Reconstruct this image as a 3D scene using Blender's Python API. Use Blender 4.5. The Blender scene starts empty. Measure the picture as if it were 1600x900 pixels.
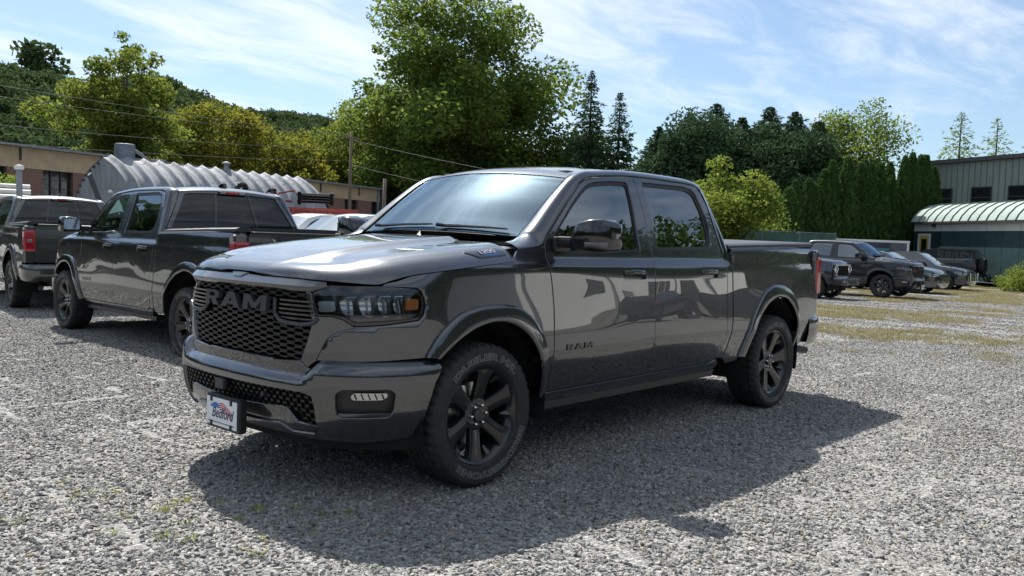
import bpy, bmesh, math, random
import numpy as np
from mathutils import Vector, Matrix
from mathutils.geometry import delaunay_2d_cdt

scene = bpy.context.scene
COL = scene.collection
R = math.radians
# ---------------------------------------------------------------- camera
CAM = np.array([-3.4992, -4.2797, 1.395]); YAW, PITCH, ROLL, FPX = .8436, -.0561, .0350, 1357.19
_fw = np.array([math.sin(YAW)*math.cos(PITCH), math.cos(YAW)*math.cos(PITCH), math.sin(PITCH)])
_r = np.array([math.cos(YAW), -math.sin(YAW), 0]); _u = np.cross(_r, _fw)
_r2 = _r*math.cos(ROLL)+_u*math.sin(ROLL); _u2 = -_r*math.sin(ROLL)+_u*math.cos(ROLL)
cd = bpy.data.cameras.new('camera'); cam = bpy.data.objects.new('camera', cd); COL.objects.link(cam)
cam.matrix_world = Matrix(((_r2[0], _u2[0], -_fw[0], CAM[0]), (_r2[1], _u2[1], -_fw[1], CAM[1]), (_r2[2], _u2[2], -_fw[2], CAM[2]), (0, 0, 0, 1)))
cd.sensor_width = 36; cd.lens = 36*FPX/1600; cd.clip_end = 4000; cd.clip_start = .05
scene.camera = cam
# ---------------------------------------------------------------- sky and sun (sun behind the pickup, high, a little left of the view)
SUN = Vector((.30, .71, 1.0)).normalized()
EL = math.asin(SUN.z); AZ = math.atan2(SUN.x, SUN.y)          # azimuth from +y towards +x
world = bpy.data.worlds.new('World'); scene.world = world; world.use_nodes = True
nt = world.node_tree; nt.nodes.clear(); N = nt.nodes.new; L = nt.links.new
out = N('ShaderNodeOutputWorld'); bg = N('ShaderNodeBackground'); bg.inputs['Strength'].default_value = .068
sky = N('ShaderNodeTexSky'); sky.sky_type = 'NISHITA'; sky.sun_disc = False; sky.sun_elevation = EL; sky.sun_rotation = AZ
sky.air_density = 1.0; sky.dust_density = .5; sky.ozone_density = 3.5
tc = N('ShaderNodeTexCoord'); sx = N('ShaderNodeSeparateXYZ'); L(tc.outputs['Generated'], sx.inputs[0])
def mth(op, a, b=None, clamp=False):
    n = N('ShaderNodeMath'); n.operation = op; n.use_clamp = clamp
    for i, v in enumerate((a, b)):
        if v is None: continue
        if isinstance(v, (int, float)): n.inputs[i].default_value = v
        else: L(v, n.inputs[i])
    return n.outputs[0]
zc = mth('ADD', mth('MAXIMUM', sx.outputs[2], 0.0), .10)       # clouds lie on a layer overhead: divide by height
cx = N('ShaderNodeCombineXYZ'); L(mth('DIVIDE', sx.outputs[0], zc), cx.inputs[0]); L(mth('DIVIDE', sx.outputs[1], zc), cx.inputs[1])
mp = N('ShaderNodeMapping'); L(cx.outputs[0], mp.inputs[0]); mp.inputs['Rotation'].default_value = (0, 0, R(28)); mp.inputs['Scale'].default_value = (.55, 1.15, 1)
n1 = N('ShaderNodeTexNoise'); L(mp.outputs[0], n1.inputs['Vector']); n1.inputs['Scale'].default_value = .62; n1.inputs['Detail'].default_value = 9; n1.inputs['Roughness'].default_value = .58; n1.inputs['Distortion'].default_value = .45
n2 = N('ShaderNodeTexNoise'); L(mp.outputs[0], n2.inputs['Vector']); n2.inputs['Scale'].default_value = 3.2; n2.inputs['Detail'].default_value = 8; n2.inputs['Roughness'].default_value = .65; n2.inputs['Distortion'].default_value = .8
cl = mth('ADD', mth('MULTIPLY', n1.outputs[0], .72), mth('MULTIPLY', n2.outputs[0], .30))
mr = N('ShaderNodeMapRange'); mr.interpolation_type = 'SMOOTHSTEP'; L(cl, mr.inputs[0])
mr.inputs[1].default_value = .45; mr.inputs[2].default_value = .64; mr.inputs[3].default_value = .11; mr.inputs[4].default_value = .80
mx = N('ShaderNodeMix'); mx.data_type = 'RGBA'; L(mr.outputs[0], mx.inputs['Factor']); tn = N('ShaderNodeVectorMath'); tn.operation = 'MULTIPLY'; L(sky.outputs[0], tn.inputs[0]); tn.inputs[1].default_value = (.92, 1.0, 1.03); L(tn.outputs[0], mx.inputs['A'])
# ice cloud scatters strongly forward: brighter round the sun
vn = N('ShaderNodeVectorMath'); vn.operation = 'NORMALIZE'; L(tc.outputs['Generated'], vn.inputs[0])
dp = N('ShaderNodeVectorMath'); dp.operation = 'DOT_PRODUCT'; L(vn.outputs[0], dp.inputs[0]); dp.inputs[1].default_value = tuple(SUN)
fs = mth('ADD', 1.0, mth('MULTIPLY', mth('POWER', mth('MAXIMUM', dp.outputs['Value'], 0.0), 26.0), 5.0))
cs = N('ShaderNodeVectorMath'); cs.operation = 'SCALE'; cs.inputs[0].default_value = (8.4, 8.9, 9.4); L(fs, cs.inputs['Scale']); L(cs.outputs[0], mx.inputs['B'])
au = mth('ADD', mth('MULTIPLY', mth('POWER', mth('MAXIMUM', dp.outputs['Value'], 0.0), 14.0), 6.0), mth('MULTIPLY', mth('POWER', mth('MAXIMUM', dp.outputs['Value'], 0.0), 110.0), 40.0))
av = N('ShaderNodeVectorMath'); av.operation = 'SCALE'; av.inputs[0].default_value = (1, .985, .95); L(au, av.inputs['Scale'])      # hazy glow round the sun itself
ad = N('ShaderNodeVectorMath'); ad.operation = 'ADD'; L(mx.outputs['Result'], ad.inputs[0]); L(av.outputs[0], ad.inputs[1])
L(ad.outputs[0], bg.inputs[0]); L(bg.outputs[0], out.inputs[0])
sl = bpy.data.lights.new('sun', 'SUN'); sl.energy = 4.4; sl.angle = R(.53); sl.color = (1, .955, .885)
so = bpy.data.objects.new('sun', sl); COL.objects.link(so); so.rotation_euler = SUN.to_track_quat('Z', 'Y').to_euler(); so.location = (20, 50, 70)
vs = scene.view_settings; vs.view_transform = 'Standard'; vs.look = 'None'; vs.gamma = 1; vs.use_curve_mapping = False; vs.exposure = 0.92
scene.cycles.max_bounces = 8; scene.cycles.transparent_max_bounces = 24; scene.cycles.caustics_reflective = False; scene.cycles.caustics_refractive = False
scene.cycles.sample_clamp_indirect = 6.0
rng = np.random.default_rng(7)
# ---------------------------------------------------------------- materials
M = {}
def mat(name, col=(.5, .5, .5), rough=.5, metal=0., coat=0., spec=.5, **k):
    m = bpy.data.materials.new(name); m.use_nodes = True; b = m.node_tree.nodes['Principled BSDF']
    b.inputs['Base Color'].default_value = (*col, 1); b.inputs['Roughness'].default_value = rough; b.inputs['Metallic'].default_value = metal
    b.inputs['Coat Weight'].default_value = coat; b.inputs['Coat Roughness'].default_value = k.get('coatr', .02); b.inputs['Specular IOR Level'].default_value = spec
    if k.get('noise'):                                          # gentle procedural variation of colour (and relief)
        sc, amt, bump = k['noise']; t = m.node_tree; n = t.nodes.new('ShaderNodeTexNoise'); n.inputs['Scale'].default_value = sc; n.inputs['Detail'].default_value = 6; n.inputs['Roughness'].default_value = .6
        tcn = t.nodes.new('ShaderNodeTexCoord'); t.links.new(tcn.outputs['Object'], n.inputs['Vector'])
        r = t.nodes.new('ShaderNodeValToRGB'); r.color_ramp.elements[0].position = .3; r.color_ramp.elements[1].position = .7
        r.color_ramp.elements[0].color = (*[c*(1-amt) for c in col], 1); r.color_ramp.elements[1].color = (*[min(1, c*(1+amt)) for c in col], 1)
        t.links.new(n.outputs[0], r.inputs[0]); t.links.new(r.outputs[0], b.inputs['Base Color'])
        if bump:
            bp = t.nodes.new('ShaderNodeBump'); bp.inputs['Strength'].default_value = bump; bp.inputs['Distance'].default_value = .02
            t.links.new(n.outputs[0], bp.inputs['Height']); t.links.new(bp.outputs[0], b.inputs['Normal'])
    M[name] = m; return m
def paint(name, col, metal=.75, rough=.38):
    """metallic car paint: fine flake under a clear coat, a trace of dust"""
    m = mat(name, col, rough, metal, 1.0); t = m.node_tree; b = t.nodes['Principled BSDF']
    tcn = t.nodes.new('ShaderNodeTexCoord'); n = t.nodes.new('ShaderNodeTexNoise'); n.inputs['Scale'].default_value = 900; t.links.new(tcn.outputs['Object'], n.inputs['Vector'])
    r = t.nodes.new('ShaderNodeValToRGB'); r.color_ramp.elements[0].color = (*[c*.75 for c in col], 1); r.color_ramp.elements[1].color = (*[c*1.3 for c in col], 1)
    t.links.new(n.outputs[0], r.inputs[0]); t.links.new(r.outputs[0], b.inputs['Base Color'])
    d = t.nodes.new('ShaderNodeTexNoise'); d.inputs['Scale'].default_value = 2.2; d.inputs['Detail'].default_value = 7; t.links.new(tcn.outputs['Object'], d.inputs['Vector'])
    q = t.nodes.new('ShaderNodeMapRange'); t.links.new(d.outputs[0], q.inputs[0]); q.inputs[1].default_value = .35; q.inputs[2].default_value = .75; q.inputs[3].default_value = .004; q.inputs[4].default_value = .022
    t.links.new(q.outputs[0], b.inputs['Coat Roughness'])
    b.inputs['Coat IOR'].default_value = 1.75
    return m
def glass(name, tint, refl=1.5, rough=0.0, gcol=(1, 1, 1)):
    m = bpy.data.materials.new(name); m.use_nodes = True; t = m.node_tree; t.nodes.clear()
    o = t.nodes.new('ShaderNodeOutputMaterial'); tr = t.nodes.new('ShaderNodeBsdfTransparent'); tr.inputs[0].default_value = (*tint, 1)
    g = t.nodes.new('ShaderNodeBsdfGlossy'); g.inputs['Roughness'].default_value = rough; g.inputs[0].default_value = (*gcol, 1)
    f = t.nodes.new('ShaderNodeFresnel'); f.inputs[0].default_value = refl; mxs = t.nodes.new('ShaderNodeMixShader')
    t.links.new(f.outputs[0], mxs.inputs[0]); t.links.new(tr.outputs[0], mxs.inputs[1]); t.links.new(g.outputs[0], mxs.inputs[2]); t.links.new(mxs.outputs[0], o.inputs[0])
    M[name] = m; return m
paint('paint', (.040, .0415, .0455), .65, .25); paint('paint_dark', (.003, .0035, .007), .1).node_tree.nodes['Principled BSDF'].inputs['Coat IOR'].default_value = 1.42; paint('paint_navy', (.02, .024, .036), .5); paint('paint_white', (.62, .64, .66), .1); paint('paint_green', (.045, .052, .045), .6)
mat('gloss_black', (.008, .008, .009), .12, 0, .6); mat('grille_black', (.004, .004, .0045), .45, 0, .0); mat('satin_black', (.012, .012, .013), .38); mat('plastic', (.022, .022, .023), .6, noise=(260, .25, .06))
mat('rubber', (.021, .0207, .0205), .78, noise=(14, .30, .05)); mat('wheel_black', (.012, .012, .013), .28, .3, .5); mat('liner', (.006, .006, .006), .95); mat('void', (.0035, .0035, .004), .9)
mat('chrome', (.75, .76, .78), .08, 1.0); mat('steel', (.5, .5, .52), .3, 1.0); mat('lamp_silver', (.44, .45, .46), .2, .9); mat('letter_white', (.16, .16, .155), .7); mat('letter_grey', (.055, .057, .062), .4, .3)
mat('lens_frost', (.30, .32, .33), .25, .2); mat('amber', (.55, .17, .04), .25, 0, .8); mat('red_lens', (.50, .012, .018), .15, 0, 1.0); mat('tail_red', (.30, .010, .014), .15, 0, 1.0); mat('dark_red', (.16, .006, .01), .2, 0, 1.0); mat('trim_grey', (.05, .053, .06), .4, .2); mat('lamp_warm_grey', (.13, .125, .12), .3, .3)  # last grey: gravel's reflection painted low in the headlight; also the mirror lamp
mat('interior', (.06, .06, .063), .7); mat('interior_light', (.22, .22, .22), .7); mat('plate_white', (.78, .80, .82), .35); mat('plate_navy', (.02, .03, .10), .4); mat('flag_red', (.5, .03, .03), .5); mat('badge_blue', (.05, .16, .5), .4); mat('sticker_green', (.05, .55, .33), .5)
mat('tonneau', (.03, .031, .033), .45, noise=(300, .2, .05)); mat('paper', (.75, .77, .74), .7)
glass('windshield_glass', (.74, .88, .90), 2.45, 0., (.68, .88, 1.0)); glass('tint_glass', (.20, .24, .23), 2.7, 0., (.90, .97, 1.0)); glass('privacy_glass', (.05, .055, .058), 2.7, 0., (.93, .97, 1.0)); glass('rear_glass', (.05, .055, .058), 1.55); glass('lens_glass', (.88, .90, .92), 1.5)
# ---------------------------------------------------------------- object helpers
def tag(o, label, cat, group=None):
    o['label'] = label; o['category'] = cat
    if group: o['group'] = group
    return o
def empty(name, loc=(0, 0, 0), rz=0.):
    o = bpy.data.objects.new(name, None); COL.objects.link(o); o.location = loc; o.rotation_euler = (0, 0, rz); o.empty_display_size = .2; return o
def mk(name, V, F, m, parent=None, NV=None, smooth=False, loc=None):
    me = bpy.data.meshes.new(name); me.from_pydata([tuple(map(float, v)) for v in V], [], [tuple(int(i) for i in f) for f in F])
    ms = m if isinstance(m, (list, tuple)) else [m]
    for q in ms: me.materials.append(M[q] if isinstance(q, str) else q)
    if smooth or NV is not None: me.polygons.foreach_set('use_smooth', [True]*len(me.polygons))
    if NV is not None: me.normals_split_custom_set_from_vertices([tuple(map(float, v)) for v in NV])
    me.update(); o = bpy.data.objects.new(name, me); COL.objects.link(o); o.parent = parent
    if loc is not None: o.location = loc
    return o
def link_mesh(name, me, parent=None, loc=(0, 0, 0), rot=(0, 0, 0), sc=(1, 1, 1)):
    o = bpy.data.objects.new(name, me); COL.objects.link(o); o.parent = parent; o.location = loc; o.rotation_euler = rot; o.scale = sc; return o
def flip(V, F, NV=None):
    V = np.array(V, float).copy(); V[:, 1] *= -1
    if NV is not None: NV = np.array(NV, float).copy(); NV[:, 1] *= -1
    return V, [tuple(reversed(f)) for f in F], NV
def both(name, g, m, parent, smooth=False):
    """a part on the driver's side and its mirror image on the passenger's side"""
    V, F, NV = g if len(g) == 3 else (*g, None)
    a = mk(name, V, F, m, parent, NV, smooth); V2, F2, N2 = flip(V, F, NV)
    return a, mk(name, V2, F2, m, parent, N2, smooth)
def both_under(name, g, m, parents, smooth=False):
    V, F, NV = g if len(g) == 3 else (*g, None); V2, F2, N2 = flip(V, F, NV)
    return mk(name, V, F, m, parents[0], NV, smooth), mk(name, V2, F2, m, parents[1], N2, smooth)
def box(c, s, bev=0.):
    """box with bevelled edges as (V, F)"""
    x, y, z = [q/2 for q in s]; bm = bmesh.new(); bmesh.ops.create_cube(bm, size=1)
    for v in bm.verts: v.co = Vector((v.co.x*s[0], v.co.y*s[1], v.co.z*s[2]))
    if bev: bmesh.ops.bevel(bm, geom=list(bm.edges), offset=min(bev, .49*min(s)), segments=2, profile=.6, affect='EDGES')
    bm.verts.index_update(); V = [tuple(v.co+Vector(c)) for v in bm.verts]; F = [[v.index for v in f.verts] for f in bm.faces]; bm.free(); return V, F
def join(*gs):
    V, F = [], []
    for g in gs:
        n = len(V); V += [tuple(v) for v in g[0]]; F += [tuple(i+n for i in f) for f in g[1]]
    return V, F
def tube(pts, r, n=6, closed=False, cap=True):
    P = [Vector(p) for p in pts]; V, F = [], []; k = len(P); rr = r if isinstance(r, (list, tuple)) else [r]*k
    for i, p in enumerate(P):
        d = (P[(i+1) % k]-P[i-1]) if closed or 0 < i < k-1 else (P[1]-P[0] if i == 0 else P[-1]-P[-2])
        d.normalize(); a = d.cross(Vector((0, 0, 1)) if abs(d.z) < .95 else Vector((1, 0, 0))).normalized(); b = d.cross(a)
        for j in range(n): q = 2*math.pi*j/n; V.append(tuple(p+(a*math.cos(q)+b*math.sin(q))*rr[i]))
    for i in range(k if closed else k-1):
        for j in range(n):
            A, B = i*n, ((i+1) % k)*n; F.append((A+j, B+j, B+(j+1) % n, A+(j+1) % n))
    if cap and not closed: F += [tuple(range(n)), tuple(reversed(range((k-1)*n, k*n)))]
    return V, F
def lathe(prof, n=48, axis='y'):
    """profile of (radius, along) turned about the axis"""
    V, F = [], []; k = len(prof)
    for i in range(n):
        a = 2*math.pi*i/n
        for r, h in prof:
            c, s = r*math.cos(a), r*math.sin(a); V.append((c, h, s) if axis == 'y' else (c, s, h))
    for i in range(n):
        j = (i+1) % n
        for q in range(k-1): F.append((i*k+q, i*k+q+1, j*k+q+1, j*k+q))
    return V, F
def grid_faces(a, b, wrap=False):
    F = []
    for i in range(a-1):
        for j in range(b if wrap else b-1): F.append((i*b+j, (i+1)*b+j, (i+1)*b+(j+1) % b, i*b+(j+1) % b))
    return F
def prism(poly, h0, h1, axis='y'):
    """extrude a 2-D polygon between two levels; axis y: (x, z) outline, axis z: (x, y), axis x: (y, z)"""
    n = len(poly); V = []
    for h in (h0, h1):
        for a, b in poly: V.append((a, h, b) if axis == 'y' else (a, b, h) if axis == 'z' else (h, a, b))
    return V, [tuple(range(n)), tuple(reversed(range(n, 2*n)))]+[(i, n+i, n+(i+1) % n, (i+1) % n) for i in range(n)]
def inside(pt, poly):
    x, y = pt; c = False; j = len(poly)-1
    for i in range(len(poly)):
        xi, yi = poly[i]; xj, yj = poly[j]
        if (yi > y) != (yj > y) and x < (xj-xi)*(y-yi)/(yj-yi)+xi: c = not c
        j = i
    return c
def inside_np(X, Y, poly):
    c = np.zeros(X.shape, bool); j = len(poly)-1
    for i in range(len(poly)):
        xi, yi = poly[i]; xj, yj = poly[j]
        if yi != yj: c ^= ((yi > Y) != (yj > Y)) & (X < (xj-xi)*(Y-yi)/(yj-yi)+xi)
        j = i
    return c
def resample(poly, h, closed=True):
    o = []; n = len(poly)
    for i in range(n if closed else n-1):
        a, b = np.array(poly[i], float), np.array(poly[(i+1) % n], float); k = max(1, int(math.ceil(np.linalg.norm(b-a)/h)))
        o += [tuple(a+(b-a)*q/k) for q in range(k)]
    if not closed: o.append(tuple(poly[-1]))
    return o
def rounded(poly, r=.02, n=3):
    """round the corners of an outline"""
    o = []; k = len(poly)
    for i in range(k):
        p, a, b = [np.array(poly[j % k], float) for j in (i, i-1, i+1)]; u, v = a-p, b-p; lu, lv = np.linalg.norm(u), np.linalg.norm(v)
        d = min(r, lu*.45, lv*.45); s, e = p+u/lu*d, p+v/lv*d
        for q in range(n+1): t = q/n; o.append(tuple((1-t)**2*s+2*t*(1-t)*p+t*t*e))
    return o
def normals_of(P, u, v, sgn):
    e = 1e-3; d = np.cross(P(u+e, v)-P(u-e, v), P(u, v+e)-P(u, v-e)); return sgn*d/np.maximum(np.linalg.norm(d, axis=-1, keepdims=True), 1e-12)
def panel(outline, P, h=.04, holes=(), depth=.018, off=0., sgn=1, hole_depth=None, roll=None):
    """a sheet cut to an outline in (u, v) on the surface P, its edges turned in by depth. Normals come from the surface itself."""
    loops = [resample(outline, h*.6)]+[resample(q, h*.6) for q in holes]
    pts, edges = [], []
    for lp in loops:
        n0 = len(pts); pts += lp; edges += [(n0+i, n0+(i+1) % len(lp)) for i in range(len(lp))]
    B = np.array(pts); lo, hi = B.min(0), B.max(0)
    gx, gy = np.meshgrid(np.arange(lo[0]+h/2, hi[0], h), np.arange(lo[1]+h/2, hi[1], h)); gx, gy = gx.ravel(), gy.ravel()
    ok = inside_np(gx, gy, loops[0])
    for lp in loops[1:]: ok &= ~inside_np(gx, gy, lp)
    gx, gy = gx[ok], gy[ok]
    if len(gx):
        dm = np.full(len(gx), 9.)
        for i in range(0, len(B), 200):
            dm = np.minimum(dm, np.min(np.hypot(gx[:, None]-B[None, i:i+200, 0], gy[:, None]-B[None, i:i+200, 1]), axis=1))
        gx, gy = gx[dm > .42*h], gy[dm > .42*h]
    allp = [Vector(p) for p in pts]+[Vector((a, b)) for a, b in zip(gx, gy)]
    vo, eo, fo, vi, ei, fi = delaunay_2d_cdt(allp, edges, [], 0, 1e-6)
    UV = np.array([(v.x, v.y) for v in vo]); tri = []
    T = np.array([f for f in fo if len(f) == 3]); c = UV[T].mean(1)
    ok = inside_np(c[:, 0], c[:, 1], loops[0])
    for lp in loops[1:]: ok &= ~inside_np(c[:, 0], c[:, 1], lp)
    T = T[ok]; nn = normals_of(P, UV[:, 0], UV[:, 1], sgn); X = P(UV[:, 0], UV[:, 1])+nn*off
    fn = np.cross(X[T[:, 1]]-X[T[:, 0]], X[T[:, 2]]-X[T[:, 0]]); fl = (fn*nn[T[:, 0]]).sum(1) < 0
    T[fl] = T[fl][:, ::-1]
    if roll:                                        # rolled edge along part of the outline: the surface turns away over its last centimetres
        q = np.array(loops[0]); k = len(q); n2 = normals_of(P, q[:, 0], q[:, 1], sgn); x0 = P(q[:, 0], q[:, 1]); tan = np.roll(x0, -1, 0)-np.roll(x0, 1, 0); sd = np.cross(tan, n2); sd /= np.maximum(np.linalg.norm(sd, axis=1, keepdims=True), 1e-9)
        if np.sum(q[:, 0]*np.roll(q[:, 1], -1)-np.roll(q[:, 0], -1)*q[:, 1])*sgn < 0: sd = -sd
        ok = roll[0](q[:, 0], q[:, 1])
        for i in np.nonzero(ok)[0]:
            j = int(np.argmin((UV[:, 0]-q[i, 0])**2+(UV[:, 1]-q[i, 1])**2)); nn[j] = nn[j]*(1-roll[1])+sd[i]*roll[1]; nn[j] /= np.linalg.norm(nn[j])
    V = [X]; NN = [nn]; F = [tuple(t) for t in T]; nb = len(X)
    if depth:
        for li, lp in enumerate(loops):
            q = np.array(lp); k = len(q); n2 = normals_of(P, q[:, 0], q[:, 1], sgn); x0 = P(q[:, 0], q[:, 1])+n2*off; dp = depth if li == 0 or hole_depth is None else hole_depth
            x1 = x0-n2*dp; tan = np.roll(x0, -1, 0)-np.roll(x0, 1, 0); sd = np.cross(tan, n2); sd /= np.maximum(np.linalg.norm(sd, axis=1, keepdims=True), 1e-9)
            ar = np.sum(q[:, 0]*np.roll(q[:, 1], -1)-np.roll(q[:, 0], -1)*q[:, 1])*sgn
            if (ar < 0) != (li > 0): sd = -sd
            # first ring leans outward: a small rolled edge that catches light
            V += [x0, x1]; NN += [(sd*.8+n2*.6), sd]
            for i in range(k):
                j = (i+1) % k; f = (nb+i, nb+j, nb+k+j, nb+k+i)
                fnn = np.cross(x0[j]-x0[i], x1[i]-x0[i]); F.append(f if np.dot(fnn, sd[i]) > 0 else tuple(reversed(f)))
            nb += 2*k
    NNv = np.concatenate(NN); NNv /= np.maximum(np.linalg.norm(NNv, axis=1, keepdims=True), 1e-9)
    return np.concatenate(V), F, NNv
def resamp3(pts, n):
    p = np.array(pts, float); t = np.concatenate([[0], np.cumsum(np.linalg.norm(np.diff(p, axis=0), axis=1))]); q = np.linspace(0, t[-1], n)
    return np.stack([np.interp(q, t, p[:, i]) for i in range(p.shape[1])], -1)
def smooth3(pts, n, it=2):
    p = resamp3(pts, n)
    for _ in range(it): p[1:-1] = p[1:-1]*.5+(p[:-2]+p[2:])*.25
    return p
def text_geo(s, size=.1, ext=.002, shear=0., bold=0., outline=0., sx=1., spacing=1.):
    c = bpy.data.curves.new('text', 'FONT'); c.body = s; c.size = size; c.align_x = 'CENTER'; c.align_y = 'CENTER'; c.shear = shear; c.offset = bold; c.space_character = spacing; c.resolution_u = 3
    if outline: c.fill_mode = 'NONE'; c.bevel_depth = outline; c.bevel_resolution = 0; c.extrude = 0
    else: c.extrude = ext
    o = bpy.data.objects.new('text', c); me = bpy.data.meshes.new_from_object(o)
    V = np.array([tuple(v.co) for v in me.vertices]); F = [tuple(p.vertices) for p in me.polygons]
    bpy.data.objects.remove(o); bpy.data.curves.remove(c); bpy.data.meshes.remove(me)
    if len(V): V[:, 0] *= sx
    return V, F
def copy_tree(o, parent=None, swap=None):
    c = o.copy(); COL.objects.link(c); c.parent = parent
    if swap and o.type == 'MESH':
        for s in c.material_slots:
            if s.material and s.material.name in swap:
                mm = M[swap[s.material.name]]; s.link = 'OBJECT'; s.material = mm
    for ch in list(o.children): copy_tree(ch, c, swap)
    return c
# ---------------------------------------------------------------- curves
def cub(xs, ys):
    """natural cubic spline, vectorised, linear outside"""
    x = np.array(xs, float); y = np.array(ys, float); n = len(x); h = np.diff(x)
    A = np.eye(n); b = np.zeros(n)
    for i in range(1, n-1):
        A[i, i-1] = h[i-1]; A[i, i] = 2*(h[i-1]+h[i]); A[i, i+1] = h[i]
        b[i] = 6*((y[i+1]-y[i])/h[i]-(y[i]-y[i-1])/h[i-1])
    m = np.linalg.solve(A, b)
    def f(q):
        q = np.asarray(q, float); i = np.clip(np.searchsorted(x, q)-1, 0, n-2)
        a = x[i+1]-q; c = q-x[i]; hh = h[i]
        v = (m[i]*a**3+m[i+1]*c**3)/(6*hh)+(y[i]/hh-m[i]*hh/6)*a+(y[i+1]/hh-m[i+1]*hh/6)*c
        s0 = (y[1]-y[0])/h[0]-h[0]/6*(m[1]+2*m[0]); s1 = (y[-1]-y[-2])/h[-1]+h[-1]/6*(2*m[-1]+m[-2])
        v = np.where(q < x[0], y[0]+s0*(q-x[0]), v)
        return np.where(q > x[-1], y[-1]+s1*(q-x[-1]), v)
    return f
def pch(xs, ys):
    """monotone cubic, vectorised, constant slope outside"""
    x = np.array(xs, float); y = np.array(ys, float); h = np.diff(x); d = np.diff(y)/h
    m = np.zeros(len(x)); m[0] = d[0]; m[-1] = d[-1]
    for i in range(1, len(x)-1):
        m[i] = 0 if d[i-1]*d[i] <= 0 else 2*d[i-1]*d[i]/(d[i-1]+d[i])
    def f(q):
        q = np.asarray(q, float); i = np.clip(np.searchsorted(x, q)-1, 0, len(x)-2)
        s = (q-x[i])/h[i]; sc = np.clip(s, 0, 1); hh = h[i]
        v = (2*sc**3-3*sc**2+1)*y[i]+(sc**3-2*sc**2+sc)*hh*m[i]+(-2*sc**3+3*sc**2)*y[i+1]+(sc**3-sc**2)*hh*m[i+1]
        return v+np.where(s < 0, s*hh*m[0], 0)+np.where(s > 1, (s-1)*hh*m[-1], 0)
    return f
def sstep(a, b, q):
    s = np.clip((np.asarray(q, float)-a)/(b-a), 0, 1); return s*s*(3-2*s)
def plan_curve(pts):
    p = np.array(pts, float); t = np.concatenate([[0], np.cumsum(np.linalg.norm(np.diff(p, axis=0), axis=1))])
    i0 = int(np.argmin(np.abs(p[:, 0]))); t = t-t[i0]+p[i0, 0]
    return cub(t, p[:, 0]), cub(t, p[:, 1]), t[0], t[-1]
PLX, PLY, PT0, PT1 = plan_curve([(-.945, 0), (-.935, .28), (-.905, .52), (-.862, .655), (-.79, .765), (-.69, .855), (-.56, .915), (-.40, .955), (-.2, .978),
                                 (0, .988), (.6, .996), (1.7, 1.002), (2.8, .998), (3.7, .992), (4.3, .98), (4.62, .965)])
SIDE_OFF = pch([.40, .46, .52, .60, .66, .683, .70, .73, .80, .90, 1.0, 1.10, 1.18, 1.225, 1.25, 1.28, 1.315, 1.34, 1.40, 1.50, 1.64, 1.77, 1.86, 1.90],
               [-.095, -.058, -.042, -.023, -.0085, -.004, .0, .002, .001, -.004, -.010, -.018, -.026, -.034, -.044, -.062, -.074, -.080, -.098, -.129, -.173, -.216, -.249, -.269])
BED_OFF = pch([.40, .46, .52, .60, .66, .683, .70, .73, .80, .90, 1.0, 1.10, 1.18, 1.225, 1.25, 1.30, 1.36, 1.40, 1.42],
              [-.095, -.058, -.042, -.023, -.0085, -.004, .0, .002, .001, -.004, -.010, -.018, -.026, -.033, -.039, -.046, -.054, -.068, -.09])
FRONT_OFF = pch([.60, .74, .80, .95, 1.08, 1.14, 1.20, 1.30], [-.01, -.004, .0, .0, -.012, -.026, -.055, -.13])
def plan_pn(t):
    t = np.asarray(t, float); e = 1e-4
    x, y = PLX(t), PLY(t); dx, dy = (PLX(t+e)-PLX(t-e)), (PLY(t+e)-PLY(t-e)); l = np.hypot(dx, dy)
    return x, y, -dy/l, dx/l
def P_side(t, z):
    """body side on the driver's side (y < 0): t runs back along the plan curve, z up"""
    t = np.asarray(t, float); z = np.asarray(z, float)
    x, y, nx, ny = plan_pn(t); w = 1-sstep(-.62, -.22, t); b = sstep(2.80, 2.90, t)
    o = (SIDE_OFF(z)*(1-b)+BED_OFF(z)*b)*(1-w)+FRONT_OFF(z)*w
    o = o+(.0040*np.sin(2.3*t+.6)*np.sin(4.6*z-.4)+.0011*np.sin(6.3*t+1.3+2.5*z)*np.sin(8.5*z+.7))*(1-w)*(1-sstep(1.12, 1.28, z))
    return np.stack([x+nx*o, -(y+ny*o), z+0*t], -1)
def y_side(x, z):
    return -P_side(x, z)[..., 1]
# bumper
BLX, BLY, BT0, BT1 = plan_curve([(-1.0, 0), (-.992, .28), (-.962, .52), (-.925, .645), (-.855, .765), (-.76, .865), (-.64, .935), (-.50, .98), (-.34, 1.005), (-.1, 1.01), (0, 1.01), (.2, 1.01)])
BUMP_OFF = pch([.26, .30, .35, .42, .48, .55, .62, .69, .715, .735, .755, .775], [-.16, -.11, -.065, -.030, -.012, -.003, 0, -.003, -.012, -.034, -.066, -.105])
def bump_top(t):
    """height of the bumper's upper edge: low under the grille, high under the lamps"""
    y = BLY(t); return .685+.075*sstep(.56, .70, y)
def P_bump(t, z):
    t = np.asarray(t, float); z = np.asarray(z, float); e = 1e-4; s = np.sign(t-BT0); 
    x, y = BLX(t), BLY(t); dx, dy = BLX(t+e)-BLX(t-e), BLY(t+e)-BLY(t-e); l = np.hypot(dx, dy); nx, ny = -dy/l, dx/l
    q = z+(.76-bump_top(t))*sstep(.50, .66, z)
    o = BUMP_OFF(q)
    return np.stack([x+nx*o, -(y+ny*o), z+0*t], -1)
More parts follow.
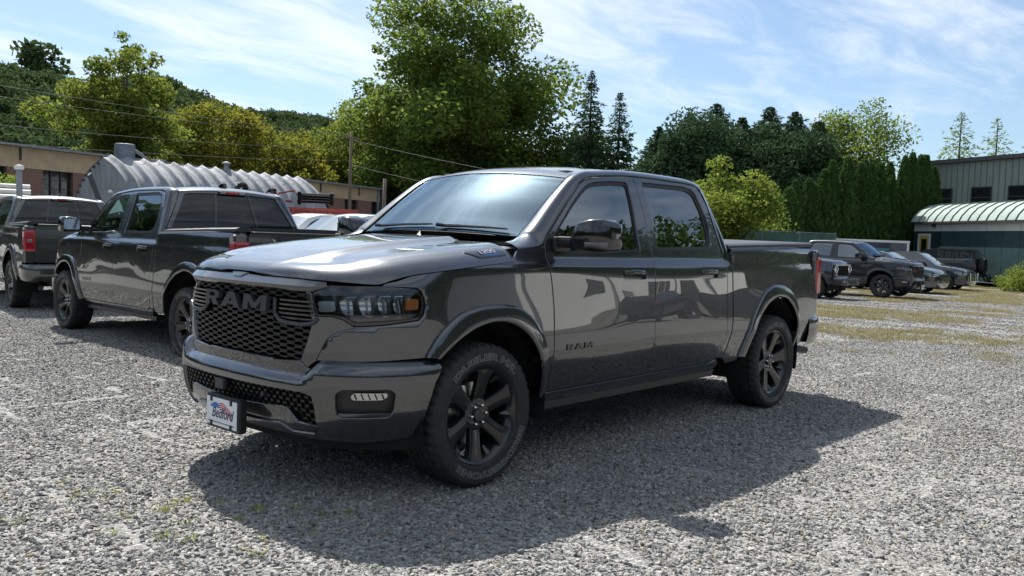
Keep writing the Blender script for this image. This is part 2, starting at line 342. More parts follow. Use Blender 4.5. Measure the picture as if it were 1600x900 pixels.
# ---------------------------------------------------------------- the pickup (x back, driver's side y < 0, front axle at x = 0)
TYRE_R = .405
_tt = np.linspace(PT0, .0, 800); _yy = PLY(_tt); _xx = PLX(_tt)
def x_front(y): return np.interp(np.abs(y), _yy, _xx)
def P_front(y, z):
    y = np.asarray(y, float); z = np.asarray(z, float); o = FRONT_OFF(z)
    return np.stack([x_front(y)-o+0*z, y+0*z, z+0*y], -1)
def y_front_ap(z): return pch([.70, .73, .81, .94, 1.0, 1.09, 1.12], [.50, .545, .593, .64, .635, .60, .56])(z)

HOOD_SHUT = [(-.669, 1.137), (-.643, 1.157), (-.487, 1.190), (-.348, 1.208), (-.074, 1.236), (.27, 1.269), (.31, 1.30)]
_hs = pch([-.945, -.80, -.669, -.60, -.487, -.348, -.074, .27, .32], [1.163, 1.149, 1.141, 1.163, 1.190, 1.208, 1.236, 1.269, 1.276])
_hc = pch([-.945, -.925, -.88, -.80, -.70, -.59, -.36, -.02, .27, .35], [1.166, 1.192, 1.222, 1.248, 1.272, 1.298, 1.337, 1.377, 1.402, 1.408])
_hg = pch([0, .20, .385, .405, .47, .495, .62, .76, .84, .91, .96, 1.0], [1.0, .998, .985, .965, .815, .795, .785, .755, .65, .46, .24, 0])
def hood_edge(x):
    t = np.asarray(x, float); z = _hs(x); a = np.interp(x, _xx[_xx < 0], _yy[_xx < 0]); b = y_side(np.maximum(x, -.6), z); w = sstep(-.62, -.45, x)
    return np.maximum(a-.026, .02)*(1-w)+b*w
def P_hood(x, e):
    """hood: e runs -1..1 across, driver's side negative"""
    x = np.asarray(x, float); e = np.asarray(e, float); ye = hood_edge(x); zs_, zc_ = _hs(x), _hc(x); g = _hg(np.abs(e))
    ramp = sstep(-.95, -.70, x); gf = 1-np.abs(e)**5; g = g*ramp+gf*(1-ramp)
    z = zs_+(zc_-zs_)*g
    return np.stack([x+0*e, e*ye, z], -1)

A2 = [(.32, 1.338), (.45, 1.347), (.565, 1.368), (.59, 1.405), (.71, 1.502), (.89, 1.648), (1.06, 1.778), (1.13, 1.808), (1.22, 1.829), (1.443, 1.854), (1.75, 1.872), (2.076, 1.875), (2.45, 1.874), (2.59, 1.858), (2.66, 1.82), (2.71, 1.712), (2.75, 1.493), (2.785, 1.34)]
A1 = [(.33, .80, 1.372), (.44, .765, 1.388), (.50, .755, 1.41), (.53, .748, 1.432), (.62, .74, 1.50), (.80, .72, 1.645), (.97, .702, 1.768), (1.036, .695, 1.81), (1.12, .685, 1.842), (1.443, .66, 1.887), (1.75, .65, 1.905), (2.076, .645, 1.91), (2.45, .64, 1.905), (2.62, .64, 1.895), (2.72, .645, 1.868), (2.80, .72, 1.71), (2.87, .83, 1.493), (2.895, .895, 1.345)]

def make_wheel_meshes():
    """tyre, rim, lug nut and raised lettering for one wheel: axis along y, outer face towards -y, centre at the origin"""
    ms = {}
    # tyre: tread blocks by angle
    n = 132; prof = [(.270, .105), (.300, .128), (.345, .140), (.375, .138), (.392, .126), (.401, .108), (.404, .082), (.392, .079), (.392, .071), (.405, .068), (.405, .026), (.392, .023), (.392, .015), (.405, .012), (.405, -.012), (.392, -.015), (.392, -.023),
                     (.405, -.026), (.405, -.068), (.392, -.071), (.392, -.079), (.404, -.082), (.401, -.108), (.392, -.126), (.375, -.138), (.372, -.1385), (.370, -.1365), (.345, -.140), (.318, -.137), (.300, -.128), (.294, -.1285), (.290, -.124), (.270, -.105)]
    V, F = [], []; k = len(prof)
    for i in range(n):
        a = 2*math.pi*i/n; nb = i % 3 == 0
        for r, h in prof:
            if nb and abs(h) > .062 and r > .385: r -= .011
            if nb and abs(h) <= .07 and r > .40: r -= .006
            V.append((r*math.cos(a+.018*math.sin(h*30)), h, r*math.sin(a+.018*math.sin(h*30))))
    for i in range(n):
        j = (i+1) % n
        for q in range(k-1): F.append((i*k+q, i*k+q+1, j*k+q+1, j*k+q))
    ms['tyre'] = (V, F, 'rubber')
    # rim: barrel, lip, back plate and six wide spokes
    V, F = lathe([(.270, .105), (.262, .10), (.245, .06), (.235, -.02), (.240, -.075), (.256, -.10), (.268, -.112), (.277, -.116), (.283, -.110), (.283, -.098)], 72)
    g = (V, F); sp = []
    hub = lathe([(.0, -.088), (.030, -.088), (.033, -.084), (.036, -.072), (.060, -.070), (.082, -.074), (.094, -.070), (.100, -.050), (.10, .0)], 36); g = join(g, hub)
    for s in range(6):
        a = 2*math.pi*s/6+R(30)
        # spoke outline (radius, half-width) widening to the lip, with a raised face and sunk flanks
        rows = [(.082, .042, -.072), (.12, .046, -.080), (.16, .047, -.088), (.205, .052, -.096), (.235, .062, -.103), (.258, .084, -.106)]; v, f = [], []
        for r, w, y in rows:
            for q, yy in ((-1.0, y+.030), (-.88, y+.004), (-.70, y), (0, y+.003), (.70, y), (.88, y+.004), (1.0, y+.030)):
                px, pz = r, w*q; v.append((px*math.cos(a)-pz*math.sin(a), yy, px*math.sin(a)+pz*math.cos(a)))
        f += [tuple(reversed(q)) for q in grid_faces(len(rows), 7)]
        g = join(g, (v, f))
        # the machined pocket near the rim between two spokes
        b = a+R(30); v = []
        for r, w, y in ((.205, .008, -.060), (.236, .020, -.088), (.258, .030, -.102)):
            for q in (-1, 0, 1): v.append((r*math.cos(b)-w*q*math.sin(b), y+(.012 if q else 0), r*math.sin(b)+w*q*math.cos(b)))
        g = join(g, (v, [tuple(reversed(q)) for q in grid_faces(3, 3)]))
    ms['rim'] = (*g, 'wheel_black')
    ms['brake_disc'] = (*join(lathe([(.0, -.005), (.175, -.005), (.178, .0), (.178, .02), (.0, .02)], 36), box((-.12, -.01, .10), (.10, .07, .12), .012)), 'steel')
    ms['lug_nut'] = (*lathe([(.0, -.028), (.006, -.027), (.0095, -.022), (.0105, -.004), (.0125, 0), (.0, 0)], 6), 'chrome')
    def arc_text(s, size, rad, ang, span, top):
        v, f = text_geo(s, size, outline=.0017, sx=1.0, bold=.0015, spacing=1.0); w = v[:, 0].max()-v[:, 0].min(); u = v[:, 0]/w*span; r = rad+(v[:, 1] if top else -v[:, 1])
        th = ang+(-u if top else u)
        x = np.stack([r*np.cos(th), -.1405+.6*v[:, 2]+.12*np.abs(r-.345), r*np.sin(th)], -1); return [tuple(q) for q in x], f
    ms['model_lettering'] = (*arc_text('DUELER H/L', .048, .330, R(98), R(96), True), 'letter_white'); ms['maker_lettering'] = (*arc_text('BRIDGESTONE', .048, .330, R(-66), R(112), True), 'letter_white')
    out = {}
    for nme, (V, F, m) in ms.items():
        me = bpy.data.meshes.new(nme); me.from_pydata([tuple(map(float, v)) for v in V], [], F); me.materials.append(M[m])
        if nme in ('rim', 'brake_disc', 'tyre'):
            me.polygons.foreach_set('use_smooth', [True]*len(me.polygons)); me.set_sharp_from_angle(angle=R(32))
        me.update(); out[nme] = me
    return out
WM = make_wheel_meshes()
def add_wheel(parent, loc, side=-1, rz=0., scale=1., detail=True, spin=0., letters=True):
    w = link_mesh('wheel', WM['rim'], parent, loc, (0, spin, rz) if side < 0 else (0, spin, rz+math.pi), (scale,)*3)
    link_mesh('tyre', WM['tyre'], w)
    if detail:
        link_mesh('brake_disc', WM['brake_disc'], w)
        for i in range(6):
            a = 2*math.pi*i/6+R(12); link_mesh('lug_nut', WM['lug_nut'], w, (.056*math.cos(a), -.070, .056*math.sin(a)))
        if letters:
            for q in ('model_lettering', 'maker_lettering'): link_mesh('tyre_lettering', WM[q], w)['kind'] = 'stuff'
    return w
def strip(O, I, sec, n=60):
    """flare: outer and inner curve in (t, z) on the body side, section of (blend, lift)"""
    O = smooth3(O, n, 4); I = smooth3(I, n, 4); V = []
    for k, (w, lift) in enumerate(sec):
        q = O*(1-w)+I*w; nn = normals_of(P_side, q[:, 0], q[:, 1], SGN); X = P_side(q[:, 0], q[:, 1])+nn*lift; V.append(X)
    A = np.stack(V, 1); return A.reshape(-1, 3), grid_faces(n, len(sec))
_t = normals_of(P_side, np.array([1.0]), np.array([.9]), 1); SGN = 1 if _t[0, 1] < 0 else -1
_t = normals_of(P_bump, np.array([-.6]), np.array([.55]), 1); SGB = 1 if _t[0, 1] < 0 else -1
_t = normals_of(P_front, np.array([0.]), np.array([.9]), 1); SGF = 1 if _t[0, 0] < 0 else -1
_t = normals_of(P_hood, np.array([-.2]), np.array([.1]), 1); SGH = 1 if _t[0, 2] > 0 else -1
def orient(V, F, ref):
    """turn faces so that they look away from the point or along the vector function ref"""
    V = np.array(V, float); o = []
    for f in F:
        p = V[list(f)]; n = np.cross(p[1]-p[0], p[2]-p[0])
        if len(f) == 4: n = n+np.cross(p[2]-p[0], p[3]-p[0])
        o.append(f if np.dot(n, ref(p.mean(0))) >= 0 else tuple(reversed(f)))
    return V, o
OUT_Y = lambda p: np.array([0, -1., .15])
def on_surf(V2, P, u0, v0, ax, ay, sgn, off=.002):
    """lay flat (x, y, lift) geometry onto a surface: ax, ay are (u, v) directions per metre"""
    u = u0+V2[:, 0]*ax[0]+V2[:, 1]*ay[0]; v = v0+V2[:, 0]*ax[1]+V2[:, 1]*ay[1]; nn = normals_of(P, u, v, sgn)
    return P(u, v)+nn*(V2[:, 2:3]+off)
def letter_polys():
    Rr = [[(0, 0), (.24, 0), (.24, .36), (.36, .36), (.52, 0), (.80, 0), (.62, .40), (.78, .52), (.78, .86), (.62, 1), (0, 1)]]
    Aa = [[(0, 0), (.28, 0), (.34, .18), (.66, .18), (.72, 0), (1.0, 0), (.66, 1), (.34, 1)]]
    Mm = [[(0, 0), (.24, 0), (.24, .58), (.45, .12), (.63, .12), (.84, .58), (.84, 0), (1.08, 0), (1.08, 1), (.80, 1), (.54, .44), (.28, 1), (0, 1)]]
    holes = {'R': [(.24, .56), (.50, .56), (.54, .62), (.54, .76), (.50, .81), (.24, .81)], 'A': [(.42, .38), (.58, .38), (.50, .70)]}
    return {'R': (Rr[0], holes['R'], .80), 'A': (Aa[0], holes['A'], 1.0), 'M': (Mm[0], None, 1.08)}
def ram_letters(w, h, depth):
    """the block letters as (name, V, F) in flat (x, y, lift)"""
    LP = letter_polys(); gap = .16; tot = sum(LP[c][2] for c in 'RAM')+2*gap; x0 = -tot/2; o = []
    for c in 'RAM':
        poly, hole, cw = LP[c]; flat = lambda u, v: np.stack([np.asarray(u, float), np.asarray(v, float), 0*np.asarray(u, float)+depth], -1)
        pl = [((x0+a)*w/tot, (b-.5)*h) for a, b in poly]; hl = [[((x0+a)*w/tot, (b-.5)*h) for a, b in hole]] if hole else []
        V, F, NV = panel(pl, flat, h*.5, hl, depth, 0., 1); o.append((V, F)); x0 += cw+gap
    return o

def make_truck(letters=True):
    T = empty('pickup_truck'); P = lambda n, V, F, m, par=T, NV=None, smooth=False: mk(n, V, F, m, par, NV, smooth)
    # --- front fenders with arch trim
    arch_f = [(-.385, .762), (-.335, .85), (-.25, .915), (-.14, .958), (.05, .978), (.2, .967), (.325, .905), (.425, .81), (.50, .69), (.535, .57), (.548, .465)]
    lamp_f = [(-.659, 1.131), (-.56, 1.131), (-.475, 1.127), (-.445, 1.108), (-.427, 1.072), (-.422, 1.03), (-.434, .985), (-.463, .955), (-.659, .932), (-.803, .923), (-.835, .919), (-.865, .912), (-.895, .901), (-.92, .886), (-.94, .866), (-.957, .838), (-.975, .80), (-1.004, .745)]
    fo = [(.586, .465), (.588, .774), (.588, 1.0), (.577, 1.137), (.562, 1.225), (.556, 1.30), (.562, 1.352), (.45, 1.342), (.325, 1.335), (.292, 1.30), (.268, 1.266), (-.074, 1.232), (-.348, 1.204), (-.487, 1.186), (-.635, 1.155), (-.664, 1.137)]+lamp_f+[(-.826, .748), (-.664, .752), (-.421, .762)]+arch_f
    fen = both('front_fender', panel(fo, P_side, .026, sgn=SGN, roll=(lambda u, v: (u < -.40) & (v < 1.12) & (v > .80), .45)), 'paint', T)
    fsec = [(0, -.006), (.015, .008), (.06, .017), (.14, .021), (.4, .026), (.72, .031), (.92, .033), (.985, .030), (1.0, .022), (1.0, -.07)]
    OF = [(-.422, .764), (-.373, .854), (-.28, .937), (-.18, .996), (-.04, 1.023), (.148, 1.027), (.286, 1.006), (.409, .933), (.49, .831), (.545, .684), (.572, .55), (.576, .462)]
    IF = [(-.345, .754), (-.28, .805), (-.207, .852), (-.096, .903), (.031, .93), (.144, .928), (.243, .9), (.345, .84), (.42, .751), (.475, .645), (.50, .54), (.505, .46)]
    both_under('arch_trim', orient(*strip(OF, IF, fsec), OUT_Y), 'paint', fen, True)
    # --- doors
    fd = [(.598, .474), (.600, .774), (.600, 1.0), (.589, 1.137), (.574, 1.225), (.568, 1.30), (.574, 1.36), (.597, 1.40), (.715, 1.496), (.895, 1.641), (1.065, 1.771), (1.135, 1.801), (1.224, 1.822), (1.443, 1.847), (1.715, 1.864), (1.728, 1.816), (1.742, 1.644), (1.744, 1.431), (1.742, 1.33), (1.730, 1.262), (1.712, 1.19), (1.703, 1.014), (1.703, .826), (1.706, .677), (1.706, .484), (1.25, .480), (.72, .474)]
    fw = rounded([(.632, 1.318), (.851, 1.312), (1.612, 1.338), (1.622, 1.50), (1.640, 1.70), (1.638, 1.828), (1.443, 1.822), (1.213, 1.797), (1.12, 1.768), (1.042, 1.72), (.929, 1.640), (.69, 1.44), (.635, 1.375)], .03)
    fg = rounded([(.66, 1.342), (.851, 1.338), (1.598, 1.358), (1.606, 1.50), (1.626, 1.70), (1.622, 1.803), (1.443, 1.797), (1.225, 1.773), (1.14, 1.746), (1.06, 1.70), (.95, 1.622), (.72, 1.44), (.668, 1.385)], .03)
    rd = [(1.714, .484), (1.714, .677), (1.711, .826), (1.711, 1.014), (1.720, 1.19), (1.738, 1.262), (1.750, 1.33), (1.752, 1.431), (1.750, 1.644), (1.736, 1.816), (1.724, 1.865), (2.076, 1.868), (2.45, 1.867), (2.58, 1.851), (2.648, 1.815), (2.70, 1.712), (2.741, 1.493), (2.776, 1.335), (2.79, 1.25), (2.777, 1.1), (2.768, .9), (2.762, .72), (2.742, .61), (2.69, .52), (2.63, .489)]
    rw = rounded([(1.842, 1.350), (2.52, 1.368), (2.60, 1.388), (2.645, 1.44), (2.66, 1.5), (2.638, 1.66), (2.575, 1.812), (2.50, 1.842), (2.40, 1.850), (1.815, 1.842), (1.835, 1.70), (1.845, 1.5)], .03)
    rg = rounded([(1.856, 1.376), (2.51, 1.392), (2.57, 1.405), (2.607, 1.45), (2.620, 1.5), (2.60, 1.65), (2.545, 1.785), (2.49, 1.812), (2.40, 1.822), (1.832, 1.816), (1.850, 1.70), (1.860, 1.5)], .03)
    for nme, ol, hole, gl, gm, hx in (('front_door', fd, fw, fg, 'tint_glass', 1.47), ('rear_door', rd, rw, rg, 'privacy_glass', 2.50)):
        pocket = rounded([(hx-.135, 1.145), (hx+.135, 1.150), (hx+.145, 1.185), (hx+.13, 1.222), (hx-.12, 1.218), (hx-.145, 1.185)], .03)
        d = both(nme, panel(ol, P_side, .035, [hole, pocket], sgn=SGN, hole_depth=.022), 'paint', T)
        both_under('window_trim', panel(hole, P_side, .06, [gl], .008, -.012, SGN), 'satin_black', d)
        both_under('window', panel(gl, P_side, .05, (), .004, -.020, SGN), gm, d)
        cup = panel(pocket, P_side, .03, (), 0, -.022, SGN); both_under('handle_recess', cup, 'gloss_black', d)
        hp = [P_side(hx+q, 1.187+.012*math.cos(q*9)) for q in np.linspace(-.125, .125, 9)]; nn = np.array([0, -1, .05])
        V = []
        for i, q in enumerate(hp):
            a = abs(i-4)/4; lift = .018-.030*a**4
            for dz, dy in ((.017, -.008), (.019, .004), (.008, .012), (-.008, .012), (-.017, .004), (-.013, -.008)): V.append((q[0], q[1]-lift-dy, q[2]+dz))
        both_under('handle', orient(V, grid_faces(9, 6, True), lambda p, h=hp: np.array([0, p[1]-hp[4][1], p[2]-hp[4][2]])), 'gloss_black', d, True)
        if nme == 'front_door':
            for V2, F2 in ram_letters(.27, .036, .004):
                X = on_surf(V2, P_side, .85, .742, (1, .008), (0, 1), SGN); both_under('badge_letter', (X, F2), 'gloss_black', d)
    # rocker under the doors, cab corner behind them
    both('rocker_panel', panel([(.592, .462), (1.2, .467), (1.8, .474), (2.64, .479), (2.70, .50), (2.74, .47), (2.70, .405), (.60, .395)], P_side, .05, depth=.06, sgn=SGN), 'paint', T)
    both('rocker_guard', orient(*prism([(.60, .40), (2.76, .41), (2.74, .36), (.64, .35)], -.90, -.76), lambda p: p-np.array([1.7, -.83, .38])), 'satin_black', T)
    both('cab_corner', panel([(2.798, 1.25), (2.786, 1.1), (2.776, .9), (2.770, .72), (2.750, .605), (2.70, .515), (2.79, .505), (2.825, .65), (2.853, .80), (2.862, 1.04), (2.868, 1.22), (2.872, 1.345), (2.784, 1.345)], P_side, .035, sgn=SGN), 'paint', T)
    # --- cab frame: A-pillar, roof rail and C-pillar as one swept strip
    n = 120
    a2 = np.array([P_side(x, z) for x, z in A2]); a1 = np.array([(x, -y, z) for x, y, z in A1])
    kk = np.arange(len(A1)); q = np.linspace(0, len(A1)-1, n); a1s = np.stack([pch(kk, a1[:, i])(q) for i in range(3)], -1); a2s = np.stack([pch(kk, a2[:, i])(q) for i in range(3)], -1)
    ws = np.array([0, .06, .16, .3, .45, .6, .75, .88, 1.0]); V = []
    cen = np.array([1.8, 0, 1.3])
    for i in range(n):
        d = a2s[i]-a1s[i]; tg = a1s[min(i+1, n-1)]-a1s[max(i-1, 0)]; nn = np.cross(tg, d); nn /= np.linalg.norm(nn)
        if np.dot(nn, a1s[i]-cen) < 0: nn = -nn
        bl = np.linalg.norm(d)
        for w in ws: V.append(a1s[i]+d*w+nn*(.20*bl*(1-(2*w-1)**2)*(1 if q[i] > 2 else .35+.32*q[i])+.004))
        V.append(a2s[i]-nn*.03)
    both('cab_frame', orient(V, grid_faces(n, len(ws)+1), lambda p: p-cen), 'paint', T, True)
    # roof, windshield, rear wall
    def A1f(i): return np.stack([pch(kk, a1[:, c])(i) for c in range(3)], -1)
    bow = pch([2, 5, 7, 9, 12, 14, 17], [.08, .11, .11, .06, 0, -.02, -.035]); crown = pch([2, 5, 7, 9, 11, 14, 15, 17], [.022, .032, .040, .048, .050, .035, .01, .0])
    def P_top(i, w):
        p = A1f(i); f = 1-w*w; return np.stack([p[..., 0]-bow(i)*f, -p[..., 1]*w*-1*-1, p[..., 2]+crown(i)*f], -1)
    _n = normals_of(P_top, np.array([11.]), np.array([0.1]), 1); SGT = 1 if _n[0, 2] > 0 else -1
    ex = .985
    roof = [(7.06, -ex), (7.06, ex), (8, ex), (9, ex), (11, ex), (13.9, ex), (13.9, -ex), (11, -ex), (9, -ex), (8, -ex)]
    sc = lambda L: [(a, b) for a, b in L]
    P('roof', *panel(roof, P_top, .12, depth=.012, sgn=SGT)[:2], 'paint', T, panel(roof, P_top, .12, depth=.012, sgn=SGT)[2])
    g = panel([(2.35, -.985), (2.35, .985), (6.98, .985), (6.98, -.985)], P_top, .14, depth=.006, off=-.004, sgn=SGT); wsd = P('windshield', *g[:2], 'windshield_glass', T, g[2])
    g = panel([(2.3, -.99), (2.3, .99), (7.0, .99), (7.0, -.99)], P_top, .14, [rounded([(2.62, -.945), (2.62, .945), (6.80, .955), (6.80, -.955)], .1)], .004, -.012, SGT); P('frit_band', *g[:2], 'satin_black', wsd, g[2])
    hl = rounded([(14.32, -.90), (14.32, .90), (16.75, .94), (16.75, -.94)], .08)
    g = panel([(13.92, -.99), (13.92, .99), (17, .99), (17, -.99)], P_top, .12, [hl], .02, 0, SGT); bk = P('cab_back', *g[:2], 'paint', T, g[2])
    for a, b in ((-.93, -.34), (-.31, .31), (.34, .93)):
        g = panel(rounded([(14.30, a), (14.30, b), (16.77, b), (16.77, a)], .04), P_top, .14, depth=.006, off=-.014, sgn=SGT); P('rear_window', *g[:2], 'rear_glass', bk, g[2])
    both_under('window_divider', panel([(14.30, -.345), (14.30, -.305), (16.77, -.305), (16.77, -.345)], P_top, .3, depth=.01, off=-.006, sgn=SGT), 'gloss_black', (bk, bk))
    P('rear_bulkhead', *box((2.865, 0, 1.0), (.03, 1.75, .72)), 'satin_black', T)
    bl = P('brake_light', *box((2.757, 0, 1.872), (.05, .36, .040), .012), 'gloss_black', T); P('red_lens', *box((2.782, 0, 1.872), (.012, .15, .028), .005), 'red_lens', bl)
    for s in (-1, 1): P('cargo_lamp', *box((2.782, s*.125, 1.872), (.010, .08, .026), .004), 'lamp_silver', bl)
    V, F = prism([(2.42, 1.935), (2.50, 1.985), (2.57, 2.0), (2.60, 1.94)], -.022, .022); P('antenna', V, F, 'gloss_black', T)
    # --- hood
    xs = np.unique(np.concatenate([np.linspace(-.938, -.86, 10), np.linspace(-.86, .285, 46)])); es = np.concatenate([-np.linspace(1, 0, 44)**.85, np.linspace(0, 1, 44)[1:]**.85])
    gx, ge = np.meshgrid(xs, es, indexing='ij'); X = P_hood(gx.ravel(), ge.ravel()); NV = normals_of(P_hood, gx.ravel(), np.clip(ge.ravel(), -.998, .998), SGH); NV[:, 2] = np.abs(NV[:, 2])
    F = grid_faces(len(xs), len(es)); X, F = orient(X, F, lambda p: np.array([0, 0, 1.]))
    ne = len(es); rim = [i*ne for i in range(len(xs))]+[(len(xs)-1)*ne+j for j in range(1, ne)]+[i*ne+ne-1 for i in range(len(xs)-2, -1, -1)]+[j for j in range(ne-2, 0, -1)]
    n0 = len(X); low = X[rim]-NV[rim]*.016-np.array([0, 0, .012]); k = len(rim); X = np.concatenate([X, X[rim], low]); e2 = low-np.array([-.2, 0, 1.2]); e2[:, 2] *= .1; e2 /= np.linalg.norm(e2, axis=1, keepdims=True); NV = np.concatenate([NV, e2, e2])
    X, F = X, F+[(n0+i, n0+(i+1) % k, n0+k+(i+1) % k, n0+k+i) for i in range(k)]
    hood = P('hood', X, F, 'paint', T, NV)
    for s in (-1, 1):
        sg = SGH
        pl = [(-.06, s*.885), (.225, s*.885), (.250, s*.955), (.02, s*.955)]
        g = panel(rounded(pl, .02), P_hood, .05, depth=.008, off=.005, sgn=sg); b = P('hood_badge', *g[:2], 'gloss_black', hood, g[2])
        v, f = text_geo('1500', .052, .0015, bold=.002, sx=1.35); 
        ax = (1, 0) if s < 0 else (-1, 0); X = on_surf(v, P_hood, .105, s*.912, ax, (0, -s*-1*.9 if s < 0 else .9*-1), sg, .007)
        P('badge_digits', X, f, 'steel', b)
        v, f = text_geo('HURRICANE', .016, .001, sx=1.4); X = on_surf(v, P_hood, .12, s*.944, ax, (0, .9 if s < 0 else -.9), sg, .006); P('badge_name', X, f, 'badge_blue', b)
    # cowl and wipers
    P('cowl', *orient(*((lambda A: (A.reshape(-1, 3), grid_faces(21, 4)))(np.stack([np.stack([P_hood(.28, e)-np.array([0, 0, .016]), P_hood(.30, e)+np.array([.02, 0, -.03]), P_top(2.5, -e)*np.array([1, 1, 1])+np.array([-.05, 0, -.012]), P_top(2.6, -e)+np.array([0.02, 0, -.012])]) for e in np.linspace(-.80, .80, 21)]))), lambda p: np.array([0, 0, 1.])), 'plastic', T, None, True)
    for y0, y1 in ((-.55, .05), (.12, .66)):
        pts = [P_top(2.55, -y0/.75)+np.array([-.02, 0, .03])]+[P_top(2.7+.25*t, -(y0+(y1-y0)*t)/.75)+np.array([0, 0, .022]) for t in np.linspace(.1, 1, 6)]
        P('wiper', *tube(pts, [.014, .012, .010, .009, .008, .007, .006], 6), 'satin_black', T)
    # --- headlamps
    lens = [(-1.045, 1.071), (-.908, 1.078), (-.609, 1.088), (-.47, 1.090), (-.446, 1.075), (-.440, 1.03), (-.456, .982), (-.503, .964), (-.79, .944), (-.815, .947), (-.86, .974), (-.922, .983), (-1.008, .981), (-1.035, 1.04)]
    trim = [(-1.05, 1.074), (-1.03, 1.105), (-.98, 1.134), (-.90, 1.141), (-.664, 1.134), (-.48, 1.121), (-.45, 1.102), (-.434, 1.07), (-.429, 1.03), (-.441, .988), (-.467, .961), (-.659, .938), (-.800, .929), (-.825, .936), (-.866, .962), (-.922, .974), (-1.014, .973), (-1.042, 1.04)]
    hd = both('headlight', panel(trim, P_side, .03, [lens], .03, -.004, SGN, hole_depth=.012), 'gloss_black', T)
    both_under('lamp_housing', panel(lens, P_side, .05, (), 0, -.058, SGN), 'satin_black', hd)
    both_under('lens', panel(lens, P_side, .04, (), .0, -.009, SGN), 'lens_glass', hd)
    for a, b, c, d in ((-.885, -.80, 1.064, .996), (-.785, -.70, 1.068, .992), (-.685, -.615, 1.069, .992), (-.60, -.548, 1.068, .990)):       # reflector bowls behind the lens
        both_under('reflector', panel([(a, c), (b, c), (b-.012, d), (a+.022, d)], lambda t, z, c=c, d=d: P_side(t, z)+np.stack([0*np.asarray(t), .022*(1-((np.asarray(z)-(c+d)/2)/((c-d)/2))**2), 0*np.asarray(t)], -1), .012, (), .02, -.016, SGN), 'lamp_silver', hd)
        for q in (.35, .72): t_ = a+(b-a)*q; both_under('reflector_fin', panel([(t_-.004, c-.004), (t_+.006, c-.004), (t_+.016, d+.006), (t_+.008, d+.006)], P_side, .02, (), .02, -.013, SGN), 'trim_grey' if q > .5 else 'lens_frost', hd)
    both_under('side_marker', panel(rounded([(-.53, 1.070), (-.458, 1.068), (-.462, 1.015), (-.536, 1.010)], .01), P_side, .02, (), .03, -.016, SGN), 'amber', hd)
    both_under('turn_lamp', panel(rounded([(-1.02, 1.046), (-.925, 1.051), (-.912, 1.0), (-1.008, .992)], .012), P_side, .03, (), .03, -.018, SGN), 'lamp_silver', hd)
    both_under('lens_reflection', panel([(-.84, .985), (-.52, .992), (-.462, .990), (-.50, .970), (-.79, .950), (-.825, .958)], P_side, .03, (), .03, -.014, SGN), 'lamp_warm_grey', hd)  # warm grey strip: the gravel's reflection painted along the lens bottom
    # --- grille
    back = rounded([(-.62, .70), (.62, .70), (.66, 1.0), (.60, 1.12), (-.60, 1.12), (-.66, 1.0)], .02)
    g = panel(back, P_front, .06, depth=0, off=-.085, sgn=SGF); gr = P('grille', *g[:2], 'void', T, g[2])
    def sur(side):
        return [(-1.062, 1.100), (-1.052, 1.074), (-1.045, 1.04), (-1.017, .968), (-.922, .970), (-.868, .958), (-.826, .932), (-.806, .921), (-.838, .914), (-.868, .906), (-.899, .894), (-.925, .879), (-.946, .859), (-.963, .832), (-.981, .795), (-1.011, .740), (-1.06, .706), (-1.14, .694), (-1.155, .722), (-1.105, .735), (-1.062, .83), (-1.034, .92), (-1.034, .955), (-1.062, 1.03), (-1.090, 1.09)]
    both_under('grille_surround', panel(sur(1), P_side, .03, depth=.05, off=.002, sgn=SGN), 'paint', (gr, gr))
    g = panel([(-.56, .668), (.56, .668), (.585, .69), (.53, .735), (.34, .722), (.30, .728), (-.30, .728), (-.34, .722), (-.53, .735), (-.585, .69)], P_front, .04, depth=.06, off=.010, sgn=SGF); P('grille_sill', *g[:2], 'paint', gr, g[2])
    P_head = lambda y, z: np.stack([x_front(y)-.028*(1-np.minimum(1, np.abs(np.asarray(y, float))/.68)**5)-.004+1.05*(np.asarray(z, float)-1.12), np.asarray(y, float)+0*np.asarray(z), np.asarray(z, float)+0*np.asarray(y)], -1)
    g = panel([(-.665, 1.132), (-.60, 1.119), (-.30, 1.121), (.30, 1.121), (.60, 1.119), (.665, 1.132), (.655, 1.153), (.60, 1.160), (.075, 1.162), (-.075, 1.162), (-.60, 1.160), (-.655, 1.153)], P_head, .03, depth=.04, off=.0, sgn=SGF); P('grille_header', *g[:2], 'paint', gr, g[2])
    g = panel([(-.085, 1.1665), (.085, 1.1665), (.034, 1.141), (-.034, 1.141)], P_head, .02, depth=.01, off=.006, sgn=SGF); P('hood_tab', *g[:2], 'paint', hood, g[2])
